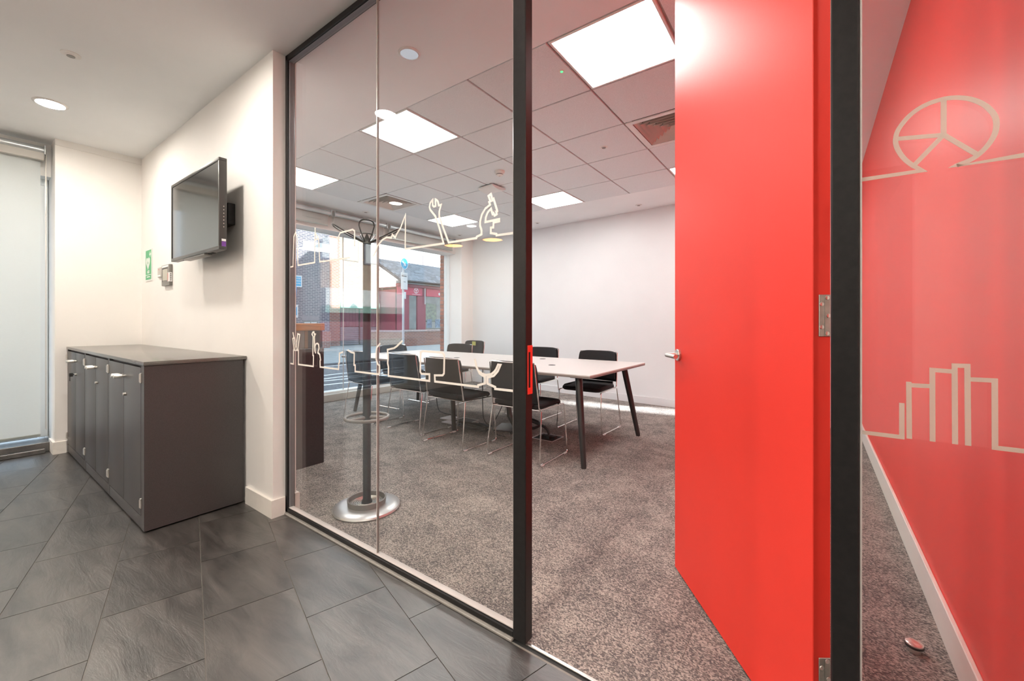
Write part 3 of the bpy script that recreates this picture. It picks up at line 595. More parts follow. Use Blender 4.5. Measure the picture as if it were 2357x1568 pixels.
# AED sign
sg = thing('first_aid_sign', (-5.0925, 1.1385, 1.552), 0, 'green heart sign lettered AED on the cream wall', 'sign')
obj('sign_board', MB().bbox(-0.098, 0.098, -0.004, 0, -0.008, 0.294, 0.001, 1), M['wht'], sg)
obj('green_field', MB().box(-0.089, 0.089, -0.0048, -0.004, 0.006, 0.284), M['green'], sg, smooth=0)
ht = [(0.0, 0.095)]+[(0.062*math.sin(t)**3*1.0, 0.165+0.0042*(13*math.cos(t)-5*math.cos(2*t)-2*math.cos(3*t)-math.cos(4*t))) for t in [PI*2*k/28 for k in range(28)]]
ht = ht[1:]
obj('heart', MB().prism(ht, 1, -0.0054, -0.0047), M['wht'], sg, loc=(-0.012, 0, 0), smooth=0)
obj('lightning_bolt', MB().prism([(0.004, 0.200), (-0.014, 0.158), (0.0, 0.160), (-0.008, 0.128), (0.016, 0.170), (0.002, 0.168)], 1, -0.006, -0.0053), M['green'], sg, loc=(-0.012, 0, 0), smooth=0)
obj('cross', MB().box(0.05, 0.062, -0.0054, -0.0047, 0.22, 0.265).box(0.0335, 0.0785, -0.0055, -0.0047, 0.2365, 0.2485), M['wht'], sg, smooth=0)
obj('lettering', text_mesh('AED', 0.036, bold=0.0012), M['wht'], sg, loc=(0, -0.005, 0.078), rot=(PI/2, 0, 0))
obj('rule_lines', MB().box(-0.085, 0.085, -0.0054, -0.0047, 0.048, 0.053).box(-0.05, 0.05, -0.0054, -0.0047, 0.028, 0.036), M['wht'], sg, smooth=0)
# control panel and little switch beside it
cp = thing('control_panel', (-4.5125, 1.139, 1.47), 0, 'grey wall control panel with a small display and barcode sticker', 'control panel'); cp.scale = (0.93, 0.5, 1)
obj('housing', MB().bbox(-0.115, 0.115, -0.045, 0, 0, 0.178, 0.006, 2), M['grey'], cp); obj('display', MB().bbox(-0.082, 0.062, -0.0465, -0.04, 0.045, 0.142, 0.001, 1), M['lcd'], cp)
obj('display_rim', MB().box(-0.090, -0.083, -0.0462, -0.04, 0.033, 0.150).box(-0.090, 0.068, -0.0462, -0.04, 0.144, 0.150), M['gap'], cp, smooth=0)
obj('label_strip', MB().box(-0.10, 0.085, -0.0456, -0.0445, 0.158, 0.172), M['wht'], cp, smooth=0)
st = obj('barcode_sticker', MB().box(0.07, 0.1156, -0.0457, -0.0445, 0.030, 0.108).box(0.1148, 0.1157, -0.045, -0.006, 0.030, 0.108), M['wht'], cp, label='white barcode sticker', smooth=0)
obj('red_band', MB().box(0.073, 0.083, -0.0463, -0.0455, 0.034, 0.104), M['redp'], st, smooth=0)
bc = MB()
for q in range(9): bc.box(0.1155, 0.1161, -0.034, -0.016, 0.036+q*0.0078, 0.0395+q*0.0078+0.0022*(q % 2))
obj('bars', bc, M['ink'], st, smooth=0)
sw = thing('call_switch', (-4.735, 1.139, 1.557), 0, 'small pale switch plate with a red dot beside the control panel', 'switch')
obj('plate', MB().bbox(-0.045, 0.045, -0.012, 0, 0, 0.086, 0.003, 1), M['sillk'], sw); obj('red_dot', MB().cyl((-0.005, -0.012, 0.068), (-0.005, -0.0135, 0.068), 0.005, 10), M['redp'], sw); obj('lower_label', MB().box(-0.04, 0.04, -0.0127, -0.0119, 0.006, 0.019), M['wht'], sw, smooth=0)
# lobby blind
def roller_blind(name, x, y0, y1, zt, zb, fab, label, group=None, chain=False, cass=True):
    b = thing(name, (x, (y0+y1)/2, zb), 0, label, 'roller blind', group)
    hw = (y1-y0)/2; hz_ = zt-zb
    obj('roller_tube', MB().cyl((0, -hw, hz_-0.035), (0, hw, hz_-0.035), 0.032, 20), M['alu'], b)
    obj('fabric', MB().box(-0.0335, -0.0325, -hw+0.02, hw-0.02, 0.014, hz_-0.035), fab, b, smooth=0)
    obj('bottom_bar', MB().bbox(-0.040, -0.026, -hw+0.02, hw-0.02, 0.0, 0.020, 0.004, 2), M['alug'], b)
    for s in (-1, 1):
        obj('bracket', MB().bbox(-0.04, 0.04, s*hw-0.004, s*hw+0.004, hz_-0.075, hz_+0.005, 0.002, 1), M['alu'], b)
    if chain:
        ch = MB()
        for q in range(2): ch.cyl((0.03-0.05*q, hw+0.008, 0.06), (0.03-0.05*q, hw+0.008, hz_-0.03), 0.0022, 6)
        obj('pull_chain', ch, M['steel'], b)
    return b
lb = roller_blind('roller_blind', -5.485, -0.60, 0.515, 2.70, 0.15, M['fab'], 'pale roller blind drawn almost to the sill', None, True)
obj('head_box', MB().bbox(-0.05, 0.02, -0.56, 0.556, 2.425, 2.50, 0.004, 1), M['sillk'], lb, label='beige head rail')
for a, b_, nm in ((1.98, 3.185, 'short grey roller blind at the near end of the meeting room window'), (3.235, 4.115, 'short grey roller blind in the middle of the meeting room window'), (4.18, 5.66, 'short grey roller blind beside the white corner of the meeting room')):
    roller_blind('roller_blind', -5.48, a, b_, 2.72, 2.505, M['fab2'], nm, 'roller blinds of the meeting room window')
# downlights and detectors
def downlight(x, y, label, lens, group, r=0.088):
    d = thing('downlight', (x, y, H), 0, label, 'downlight', group)
    obj('trim_ring', MB().lathe([(r*0.84, -0.004), (r*0.86, -0.008), (r, -0.006), (r*1.06, -0.001), (r*1.06, 0.0), (r*0.84, 0.0), (r*0.84, -0.004)], seg=32, caps=False), M['white'], d)
    obj('lens', MB().lathe([(0.0, -0.0035), (r*0.85, -0.0035), (r*0.85, -0.0005), (0, -0.0005)], seg=32), lens, d)
    return d
for x, y, nm in ((-4.53, 0.455, 'lit downlight in the lobby ceiling nearest the window corner'), (-2.67, 0.455, 'lit lobby downlight before the glass partition'), (-0.80, 0.455, 'lit lobby downlight before the red door'), (1.2, 0.455, 'lit lobby downlight near the side wall'), (1.7, -1.11, 'unseen lobby downlight added for fill in the rear half by the side wall'), (1.9, -2.3, 'unseen lobby downlight added for fill in the rear corner by the side wall'), (-1.6, -1.9, 'unseen lobby downlight added for fill midway to the rear wall'),  # last three are added out of view to lift the lobby light
                 (-4.55, -1.11, 'lit lobby downlight by the glazed entrance'), (-0.80, -1.11, 'unseen lobby downlight added for fill on the corridor axis'), (-4.6, -2.69, 'lit lobby downlight in the rear window corner'), (-2.67, -2.69, 'lit lobby downlight along the rear wall'), (-0.8, -2.69, 'lit lobby downlight at the corridor mouth')):  # the one on the corridor axis is added too, for more light
    downlight(x, y, nm, M['down'], 'lobby downlights')
downlight(-1.956, 1.636, 'unlit white downlight with a glow put into its lens in the soffit inside the glass', M['downroom'], None, 0.062)
def puck(name, x, y, r, h, label, cat, group=None, dot=None):
    d = thing(name, (x, y, H), 0, label, cat, group)
    obj('housing', MB().lathe([(0, -h), (r*0.55, -h), (r*0.62, -h*0.55), (r, -h*0.3), (r, 0), (0, 0)], seg=24), M['white'], d)
    obj('sensor', MB().lathe([(0, -h-0.003), (r*0.42, -h-0.002), (r*0.42, -h+0.002), (0, -h+0.002)], seg=20), dot or M['grey'], d)
    return d
puck('presence_detector', -3.601, 0.444, 0.045, 0.012, 'small white presence detector in the lobby ceiling', 'detector')
puck('presence_detector', -1.557, 3.555, 0.040, 0.010, 'small white presence detector in a ceiling tile', 'detector')
puck('ceiling_sensor', -5.266, 3.604, 0.05, 0.008, 'flat white ceiling disc over the middle blind', 'sensor'); puck('ceiling_sensor', -5.257, 5.566, 0.05, 0.008, 'flat white ceiling disc in the window corner', 'sensor')
puck('ceiling_sensor', -1.942, 5.593, 0.045, 0.008, 'flat white ceiling disc before the far wall beside the open door', 'sensor'); puck('ceiling_sensor', -3.606, 5.628, 0.045, 0.008, 'flat white ceiling disc before the middle of the far wall', 'sensor')
puck('emergency_indicator', -1.304, 2.323, 0.022, 0.006, 'tiny green indicator light beside a bright ceiling panel', 'indicator', None, M['grnled'])
# pendants above the rear of the lobby
for x, y, nm in ((-4.0, -2.5, 'dark pendant lamp with amber inside by the rear wall'), (-4.82, -2.5, 'dark pendant lamp with amber inside by the rear window')):
    p = thing('pendant_lamp', (x, y, 2.42), 0, nm, 'pendant lamp', 'amber pendant lamps')
    obj('shade', MB().lathe([(0.155, 0.0), (0.15, 0.03), (0.11, 0.11), (0.03, 0.16), (0.028, 0.158), (0.108, 0.106), (0.147, 0.03), (0.152, 0.0), (0.155, 0.0)], seg=32, caps=False), M['amberout'], p)
    obj('diffuser', MB().lathe([(0, 0.006), (0.148, 0.006), (0.148, 0.010), (0, 0.010)], seg=32), M['amber'], p); obj('cord', MB().cyl((0, 0, 0.155), (0, 0, H-2.42), 0.004, 8), M['ink'], p)

# ================================================================== MEETING ROOM CEILING THINGS
led_names = {(0, 0): 'square light panel in the ceiling nearest the end of the television wall', (3, 0): 'square light panel above the coat stand', (6, 0): 'square light panel above the open red door', (0, 4): 'square light panel in the corner by the window blind', (3, 4): 'square light panel over the far side of the table', (6, 4): 'square light panel in the far corner behind the red door'}
for (i, j), nm in led_names.items():
    x0, x1, y0, y1 = GX[i]+0.008, GX[i+1]-0.008, GY[j]+0.008, GY[j+1]-0.008
    p = thing('light_panel', ((x0+x1)/2, (y0+y1)/2, H), 0, nm, 'ceiling light', 'square ceiling light panels')
    a = (x1-x0)/2; b = (y1-y0)/2
    f = MB().bbox(-a, a, -b, -b+0.016, -0.004, 0.03, 0.002, 1).bbox(-a, a, b-0.016, b, -0.004, 0.03, 0.002, 1).bbox(-a, -a+0.016, -b+0.016, b-0.016, -0.004, 0.03, 0.002, 1).bbox(a-0.016, a, -b+0.016, b-0.016, -0.004, 0.03, 0.002, 1)
    obj('panel_frame', f, M['white'], p); obj('diffuser', MB().box(-a+0.016, a-0.016, -b+0.016, b-0.016, -0.001, 0.004), M['led'], p, smooth=0)
for (i, j), nm in (((6, 2), 'square ceiling air diffuser beside the open red door'), ((0, 2), 'square ceiling air diffuser near the window blinds')):
    x0, x1, y0, y1 = GX[i]+0.008, GX[i+1]-0.008, GY[j]+0.008, GY[j+1]-0.008
    p = thing('air_diffuser', ((x0+x1)/2, (y0+y1)/2, H), 0, nm, 'air vent', 'square ceiling air diffusers'); a = (x1-x0)/2; b = (y1-y0)/2
    def ring(m, a0, b0, z0, a1, b1, z1, t=0.003):
        for dz in (0, t):
            pass
        vs = []
        for (aa, bb, zz) in ((a0, b0, z0), (a1, b1, z1), (a1, b1, z1+t), (a0, b0, z0+t)):
            vs += [(-aa, -bb, zz), (aa, -bb, zz), (aa, bb, zz), (-aa, bb, zz)]
        fs = []
        for r in range(4):
            for c in range(4): fs.append((r*4+c, r*4+(c+1) % 4, ((r+1) % 4)*4+(c+1) % 4, ((r+1) % 4)*4+c))
        m.add(vs, fs)
    m = MB(); ring(m, a, b, -0.006, a-0.045, b-0.045, -0.004, 0.008); obj('frame', m, M['white'], p, smooth=0)
    for k in range(6):
        e = 0.05+k*0.042; m = MB(); ring(m, a-e, b-e, -0.002, a-e-0.034, b-e-0.034, 0.045, 0.002); obj('louvre', m, M['diff'], p, smooth=0)
    obj('recess', MB().box(-a+0.046, a-0.046, -b+0.046, b-0.046, 0.07, 0.08).box(-a+0.04, -a+0.046, -b+0.04, b-0.04, 0.0, 0.08).box(a-0.046, a-0.04, -b+0.04, b-0.04, 0.0, 0.08).box(-a+0.04, a-0.04, -b+0.04, -b+0.046, 0.0, 0.08).box(-a+0.04, a-0.04, b-0.046, b-0.04, 0.0, 0.08), M['dark'], p, smooth=0)
sd = thing('smoke_detector', (-2.70, 3.47, H), 0, 'round cream smoke detector on a ceiling tile', 'smoke detector')
obj('base', MB().lathe([(0.055, 0.001), (0.055, -0.018), (0.05, -0.024), (0.0, -0.024)], seg=28), M['skirt'], sd); obj('slotted_head', MB().lathe([(0.046, -0.024), (0.044, -0.034), (0.036, -0.035)], seg=28, caps=False).lathe([(0.038, -0.041), (0.03, -0.05), (0.008, -0.054), (0.006, -0.06), (0, -0.061)], seg=28, caps=False), M['skirt'], sd); obj('slot', MB().lathe([(0.036, -0.033), (0.036, -0.043), (0, -0.043)], seg=28), M['gap'], sd)
ap = thing('wireless_access_point', (-3.09, 3.825, H-0.014), math.radians(-4), 'white square wireless box hung under the ceiling grid', 'access point')
obj('bracket', MB().bbox(-0.09, 0.09, -0.09, 0.09, -0.002, 0.012, 0.002, 1), M['dark'], ap)
N = 8; prof = [(-0.115+0.23*k/N, -0.018-0.022*math.sin(PI*k/N)) for k in range(N+1)]
obj('casing', MB().prism([(-0.115, -0.002)]+prof+[(0.115, -0.002)], 0, -0.115, 0.115), M['white'], ap)

# ================================================================== TABLE AND CHAIRS
tb = thing('meeting_table', (-3.1, 3.58, 0), 0, 'long white meeting table with splayed black legs', 'table')
TX, TY = 1.70, 0.645
obj('table_top', MB().bbox(-TX, TX, -TY, TY, 0.728, 0.74, 0.002, 1), M['tabtop'], tb, label='white laminate top'); obj('top_edge', MB().bbox(-TX+0.001, TX-0.001, -TY+0.001, TY-0.001, 0.714, 0.7285, 0.001, 1), M['tabedge'], tb, label='grey brown edge and underside')
for x, y, dx, dy in ((1.53, -0.50, 0.10, -0.11), (1.53, 0.50, 0.12, 0.075), (0.0, -0.42, -0.015, 0.05), (-1.55, -0.40, -0.17, -0.04), (-1.55, 0.50, -0.12, 0.07), (0.06, 0.48, 0, 0.06)):
    lg = obj('leg', MB().tube([(x, y, 0.70), (x+dx*0.5, y+dy*0.5, 0.36), (x+dx, y+dy, 0.012), (x+dx, y+dy, 0.0)], [0.030, 0.027, 0.022, 0.020], 16), M['tableg'], tb)
    obj('leg_bracket', MB().bbox(x-0.06, x+0.045, y-0.045, y+0.045, 0.695, 0.714, 0.006, 2), M['tableg'], lg)
obj('beam', MB().bbox(-1.5, 1.5, 0.0, 0.06, 0.67, 0.712, 0.003, 1), M['tableg'], tb)
for x, y in ((1.05, -0.12), (0.62, 0.40), (-0.28, -0.05)):
    g = obj('cable_grommet', MB().lathe([(0, 0.7405), (0.030, 0.7405), (0.033, 0.742), (0.035, 0.740)], (x, y, 0), 24), M['ink'], tb)
def make_chair(loc, rz, label):
    c = thing('meeting_chair', loc, rz, label, 'chair', 'black wire framed meeting chairs')
    # backrest: curved shell with padded front
    def shell(y_off, th, z0, z1, hw, name, mat):
        m = MB(); NX, NZ = 12, 6; vs = []; fs = []
        for side in (0, 1):
            for i in range(NX+1):
                for j in range(NZ+1):
                    u = -1+2*i/NX; v = j/NZ
                    k = 1-0.05*max(0, v-0.7)/0.3
                    cx = u*hw*k; z = z0+(z1-z0)*v-0.02*(abs(u)**6)*(1 if v > 0.9 else 0)
                    y = -0.205-0.035*v-0.035*(1-u*u)+y_off+(th if side else 0)
                    vs.append((cx, y, z))
        n1 = (NX+1)*(NZ+1)
        for i in range(NX):
            for j in range(NZ):
                a = i*(NZ+1)+j; q = (a, a+NZ+1, a+NZ+2, a+1); fs.append(q); fs.append(tuple(p+n1 for p in q[::-1]))
        for i in range(NX):
            for j in (0, NZ):
                a = i*(NZ+1)+j; b = a+NZ+1; fs.append((a, b, b+n1, a+n1) if j == 0 else (b, a, a+n1, b+n1))
        for j in range(NZ):
            for i in (0, NX):
                a = i*(NZ+1)+j; b = a+1; fs.append((b, a, a+n1, b+n1) if i == 0 else (a, b, b+n1, a+n1))
        m.add(vs, fs); return obj(name, m, mat, c)
    shell(0.0, 0.008, 0.50, 0.832, 0.232, 'back_shell', M['shell']); shell(0.0085, 0.022, 0.53, 0.828, 0.224, 'backrest', M['seat'])
    # seat cushion with rounded corners and soft front
    m = MB(); pts = fillet([(-0.235, -0.19, 0), (0.235, -0.19, 0), (0.225, 0.225, 0), (-0.225, 0.225, 0)], 0.07, 5, True)
    lv = [(0.94, 0.438), (1.0, 0.452), (1.0, 0.468), (0.96, 0.480), (0.80, 0.486)]
    for s, z in lv:
        pass
    n = len(pts); vs = []; fs = []
    for s, z in lv:
        for p in pts: vs.append((p.x*s, p.y*s-(0.02 if p.y > 0.2 and False else 0), z-(0.010 if p.y > 0.17 else 0)))
    for r in range(len(lv)-1):
        for k in range(n): fs.append((r*n+k, r*n+(k+1) % n, (r+1)*n+(k+1) % n, (r+1)*n+k))
    fs.append(tuple(range(n))[::-1]); fs.append(tuple((len(lv)-1)*n+k for k in range(n)))
    m.add(vs, fs); obj('seat', m, M['seat'], c)
    for s in (-1, 1):
        sf = fillet([(s*0.225, -0.252, 0.815), (s*0.238, -0.196, 0.44), (s*0.240, 0.222, 0.432), (s*0.262, 0.240, 0.008), (s*0.272, -0.245, 0.008), (s*0.248, -0.185, 0.43)], 0.022, 5)
        r_ = obj('side_frame', MB().tube(sf, 0.0058, 8), M['chrome'], c, label='bent chrome wire side frame')
        for yy in (0.19, -0.20): obj('glide', MB().bbox(s*0.267-0.011, s*0.267+0.011, yy-0.022, yy+0.022, 0.0, 0.012, 0.003, 1), M['clear'], r_, label='clear plastic floor glide')
    obj('top_rail', MB().tube([(-0.222+0.444*k/10, -0.244-0.035*(1-(-1+k/5)**2), 0.822) for k in range(11)], 0.0058, 8), M['chrome'], c, label='chrome wire along the top of the back')
    obj('rear_rail', MB().tube([(-0.24, -0.19, 0.436), (0.24, -0.19, 0.436)], 0.0058, 8), M['chrome'], c); obj('back_support', MB().bbox(-0.19, 0.19, -0.232, -0.205, 0.462, 0.498, 0.008, 2), M['shell'], c)
    return c
R = math.radians
c0 = make_chair((-2.035, 3.02, 0), R(1), 'black chair on the near side of the table, closest to the door post')
for loc, rz, nm in (((-2.79, 2.955, 0), R(-1), 'black chair between two others on the near side of the table'),
                    ((-3.50, 3.07, 0), R(0), 'black chair on the near side of the table beside the coat stand pole'),
                    ((-4.30, 3.06, 0), R(-3), 'black chair at the near corner of the table, partly behind the coat stand pole'),
                    ((-4.66, 3.80, 0), R(-90), 'black chair tucked under the window end of the table'),
                    ((-4.32, 4.36, 0), R(184), 'black chair on the far side of the table before the window corner'),
                    ((-4.93, 5.36, 0), R(176), 'black chair with a yellow label on its back in the far window corner'),
                    ((-2.86, 4.36, 0), R(181), 'black chair on the far side of the table partly behind the door post'),
                    ((-2.0, 4.16, 0), R(180), 'black chair on the far side of the table before the white wall')):
    c = copy_tree(c0); c.location = loc; c.rotation_euler = (0, 0, rz); c['label'] = nm
    if 'yellow' in nm:
        obj('paper_label', MB().box(-0.045, 0.045, -0.213, -0.212, 0.745, 0.815), pr('yellow_label', (0.42, 0.40, 0.10), 0.6, noise=0.1), c, label='yellow label', smooth=0)
# pedestal under the table, floor boxes, cables
pd = thing('display_pedestal', (-2.70, 3.62, 0), R(20), 'dark pedestal with curved foot under the table', 'pedestal')
obj('column', MB().tube([(0, 0, 0.66), (0.0, 0, 0.30), (0.02, 0.0, 0.14), (0.08, 0.0, 0.04), (0.17, 0.0, 0.016)], [0.026, 0.028, 0.032, 0.036, 0.03], 14), M['tableg'], pd); obj('foot_plate', MB().bbox(-0.12, 0.24, -0.16, 0.16, 0.0, 0.014, 0.004, 2), M['unit'], pd)
def floor_box(x, y, rz, w, d, label):
    b = thing('floor_box', (x, y, 0), rz, label, 'floor box', None)
    m = MB()
    for q in ((-w, w, -d, -d+0.012), (-w, w, d-0.012, d), (-w, -w+0.012, -d, d), (w-0.012, w, -d, d)): m.bbox(q[0], q[1], q[2], q[3], 0.0, 0.004, 0.001, 1)
    obj('trim_frame', m, M['boxm'], b); obj('well', MB().box(-w+0.012, w-0.012, -d+0.012, d-0.012, 0.0, 0.0012), M['dark'], b, label='dark open well', smooth=0)
    return b
fb = floor_box(-2.16, 3.56, 0, 0.125, 0.115, 'open floor box full of black plugs near the table corner')
for q in range(4): obj('plug', MB().bbox(-0.07+q*0.045, -0.035+q*0.045, -0.06+0.02*(q % 2), 0.0+0.02*(q % 2), 0.001, 0.03, 0.006, 2), M['ink'], fb)
fb2 = floor_box(-3.31, 3.60, R(0), 0.125, 0.115, 'open floor box with raised cream lids under the table')
obj('lid', MB().bbox(-0.30, -0.14, -0.12, 0.05, 0.004, 0.014, 0.003, 1), M['lid'], fb2, label='cream lid plate lying open'); obj('lid', MB().bbox(-0.15, 0.02, -0.24, -0.13, 0.004, 0.014, 0.003, 1), M['lid'], fb2, label='cream lid plate lying open')
def cable(name, pts, r, label, cat='cable', group=None):
    P = [Vector(p) for p in pts]; out = []
    for i in range(len(P)-1):
        p0 = P[max(i-1, 0)]; p1 = P[i]; p2 = P[i+1]; p3 = P[min(i+2, len(P)-1)]
        for k in range(8):
            t = k/8; out.append(0.5*((2*p1)+(p2-p0)*t+(2*p0-5*p1+4*p2-p3)*t*t+(3*p1-p0-3*p2+p3)*t**3))
    out.append(P[-1]); return obj(name, MB().tube(out, r, 8), M['ink'], label=label, cat=cat, group=group)
cable('power_cable', [(-2.95, 3.49, 0.69), (-2.96, 3.5, 0.4), (-3.0, 3.56, 0.10), (-2.95, 3.58, 0.012), (-2.86, 3.56, 0.010)], 0.005, 'black cable dropping from the table to the pedestal foot')
cable('power_cable', [(-2.50, 3.36, 0.70), (-2.56, 3.36, 0.35), (-2.70, 3.36, 0.08), (-2.62, 3.32, 0.012), (-2.50, 3.30, 0.010)], 0.004, 'thin black cable slanting down from the table middle')
cable('power_cable', [(-4.02, 3.82, 0.70), (-4.04, 3.82, 0.35), (-3.98, 3.80, 0.05), (-3.80, 3.72, 0.009), (-3.56, 3.71, 0.009)], 0.006, 'black cable looping onto the carpet at the window end')
lp = []
for k in range(30):
    a = k*2*PI/9; rr = 0.16+0.02*math.sin(k*1.7); lp.append((-2.98+rr*1.2*math.cos(a), 3.36+rr*0.5*math.sin(a), 0.012+0.0016*k))
cable('coiled_cable', lp, 0.008, 'coil of black cable lying on the carpet under the table')
lp = [(-2.52, 3.42, 0.014)]+[(-2.34+0.10*math.cos(a), 3.52+0.08*math.sin(a), 0.05+0.02*k) for k, a in enumerate([PI*q/3 for q in range(3, 10)])]+[(-2.20, 3.56, 0.10), (-2.14, 3.56, 0.03)]
cable('coiled_cable', lp, 0.013, 'thick black cable loop running into the open floor box')
# door stop on the carpet
ds = thing('door_stop', (0.282, 2.0, 0), 0, 'round steel door stop on the carpet by the red wall', 'door stop')
obj('stem', MB().lathe([(0.018, 0.0), (0.016, 0.02), (0, 0.02)], seg=24), M['steel'], ds); obj('rubber_ring', MB().lathe([(0.022, 0.016), (0.026, 0.019), (0.026, 0.026), (0.0, 0.026)], seg=28), M['rubber'], ds); obj('cap', MB().lathe([(0.025, 0.026), (0.0245, 0.030), (0.021, 0.032), (0, 0.032)], seg=28), M['stop'], ds)
# coat stand
cs = thing('coat_stand', (-2.246, 1.545, 0), R(12), 'black coat stand with wire loop hooks and a round silver foot', 'coat stand')
obj('base', MB().lathe([(0, 0), (0.195, 0.0), (0.200, 0.008), (0.195, 0.018), (0.175, 0.026), (0.14, 0.030), (0, 0.030)], seg=56), M['base'], cs, label='domed silver foot')
tr = obj('drip_tray', MB().lathe([(0.112, 0.029), (0.116, 0.062), (0.113, 0.064), (0.108, 0.062), (0.104, 0.036)], seg=48, caps=False).lathe([(0.0, 0.033), (0.104, 0.033), (0.104, 0.036), (0.0, 0.036)], seg=48), M['ring'], cs)
for k in range(5): obj('tray_rib', MB().lathe([(0.042+k*0.012, 0.035), (0.044+k*0.012, 0.040), (0.046+k*0.012, 0.035)], seg=40, caps=False), M['steel'], tr)
obj('pole', MB().tube([(0, 0, 0.03), (0, 0, 0.045), (0, 0, 0.06), (0, 0, 1.64)], [0.034, 0.032, 0.024, 0.024], 24), M['pole'], cs)
ur = obj('umbrella_ring', MB().tube([(0.128*math.cos(2*PI*k/40), 0.128*math.sin(2*PI*k/40), 0.563) for k in range(40)], 0.010, 10, True), M['ring'], cs, label='taupe umbrella ring')
for k in range(3):
    a = 2*PI*k/3+0.4; obj('spoke', MB().tube([(0.02*math.cos(a), 0.02*math.sin(a), 0.563), (0.123*math.cos(a), 0.123*math.sin(a), 0.563)], [0.012, 0.009], 10), M['ring'], ur)
hub = obj('hook_hub', MB().lathe([(0.026, 1.625), (0.034, 1.635), (0.030, 1.655), (0.006, 1.70), (0, 1.702)], seg=4), M['pole'], cs, label='black pyramid hub')
for k in range(4):
    a = k*PI/2+R(43); d = Vector((math.cos(a), math.sin(a), 0)); t = Vector((-math.sin(a), math.cos(a), 0)); lp = []
    prf = [(0.02, 0.012), (0.10, 0.032), (0.155, 0.043), (0.185, 0.036), (0.197, 0.018)]
    up = lambda r: 1.640+0.46*r+0.35*r*r
    L_ = [d*r+t*w+Vector((0, 0, up(r))) for r, w in prf]; R_ = [d*r-t*w+Vector((0, 0, up(r))) for r, w in prf[::-1]]
    obj('hook_loop', MB().tube(fillet(L_+R_, 0.012, 3), 0.0042, 8), M['pole'], hub)
# tall unit behind the wall end
tu = thing('side_unit', (-3.262, 1.84, 0), 0, 'dark tall side unit with an oak top behind the wall end', 'cabinet')
obj('body', MB().bbox(-0.95, 0, -0.535, 0, 0.0, 0.943, 0.003, 1), M['unit'], tu); obj('oak_top', MB().bbox(-0.95, 0.004, -0.54, 0.004, 1.087, 1.145, 0.003, 1), M['wood'], tu, label='oak veneer top')
obj('back_panel', MB().box(-0.95, 0, -0.535, -0.515, 0.943, 1.087), M['unit'], tu, smooth=0); obj('grey_end', MB().box(-0.022, -0.008, -0.515, -0.157, 0.943, 1.087), M['greyp'], tu, smooth=0); obj('divider', MB().box(-0.03, -0.004, -0.157, -0.132, 0.943, 1.087), M['wood2'], tu, smooth=0); obj('recess_dark_fill', MB().box(-0.040, -0.026, -0.132, 0, 0.943, 1.087), M['unit'], tu, smooth=0)  # dark panel closes the open recess, its colour standing for the shade inside

# ================================================================== STREET
rd = obj('ground', MB().box(-11.07, -8.0+1.9, -34, 34, -0.3, -0.06).box(-60, -40, -40, 60, -0.3, -0.02), M['asph'], kind='structure', label='asphalt road outside', smooth=0)
for x0, x1, ya, yb in ((-10.95, -10.83, -30, 30), (-8.98, -8.86, -30, 30), (-8.45, -8.33, -30, 30)):
    pass
for pts in ([(-10.92, -30), (-10.92, 30)], [(-9.05, -6), (-8.95, 3.6), (-9.1, 5.6), (-8.95, 7.6), (-9.1, 9.6)], [(-8.5, -6), (-8.35, 3.2), (-8.55, 5.2), (-8.3, 7.2)], [(-8.2, -6), (-8.25, 4.4), (-7.9, 6.4), (-8.1, 9)], [(-7.55, -6), (-7.7, 4.0), (-7.5, 6.2), (-7.6, 9)], [(-6.9, -6), (-6.95, 4.6), (-6.8, 7)]):
    m = MB(); q = [Vector((a, b)) for a, b in pts]
    for i in range(len(q)-1):
        d = (q[i+1]-q[i]).normalized(); n = Vector((-d.y, d.x))*0.05
        m.prism([tuple(q[i]+n), tuple(q[i]-n), tuple(q[i+1]-n), tuple(q[i+1]+n)], 2, -0.061, -0.057)
    obj('road_marking', m, M['paint'], rd, smooth=0)
obj('pavement', MB().box(-40, -11.2, -40, 60, -0.3, 0.0), M['pave'], kind='structure', label='grey pavement across the road', smooth=0)
obj('pavement', MB().box(-6.2, -5.62, -34, 34, -0.3, -0.005), M['pave'], kind='structure', label='pavement strip below the windows', smooth=0)
obj('kerb', MB().bbox(-11.2, -11.07, -40, 60, -0.3, 0.005, 0.02, 2), M['kerb'], kind='structure', label='kerb stone along the far pavement', smooth=0)
# dark brick building
ba = thing('brick_building', (-18, 5.0, 0), 0, 'blue brindle brick building with a blue square sign', 'building')
obj('wall', MB().box(-8, 0, -1.0, 5.42, 0, 9.5), M['bblue'], ba, smooth=0); obj('red_plinth', MB().box(-0.02, 0.03, 4.9, 5.44, 0, 0.75), M['bred'], ba, smooth=0)
obj('stone_band', MB().box(-0.02, 0.012, 4.2, 5.43, 4.35, 4.75), M['cream'], ba, smooth=0)
wn = obj('window', MB().box(-0.02, 0.01, 4.2, 4.85, 0.4, 1.22), M['greyp'], ba, smooth=0); obj('pane', MB().box(0.01, 0.02, 4.25, 4.5, 0.45, 1.18).box(0.01, 0.02, 4.55, 4.8, 0.45, 1.18), M['post'], wn, smooth=0)
obj('soldier_course', MB().box(-0.02, 0.012, 4.15, 4.9, 1.24, 1.46), M['plank'], ba, smooth=0)
s1 = thing('shop_sign', tuple(on_x(684, 646, -17.93)), 0, 'blue square sign with white lettering on the dark brick wall', 'sign'); s1.location.z -= 0.28
obj('sign_board', MB().box(0, 0.03, -0.19, 0.19, 0.0, 0.5), M['wht'], s1, smooth=0); obj('blue_field', MB().box(0.03, 0.034, -0.15, 0.15, 0.05, 0.45), M['cyan'], s1, smooth=0)
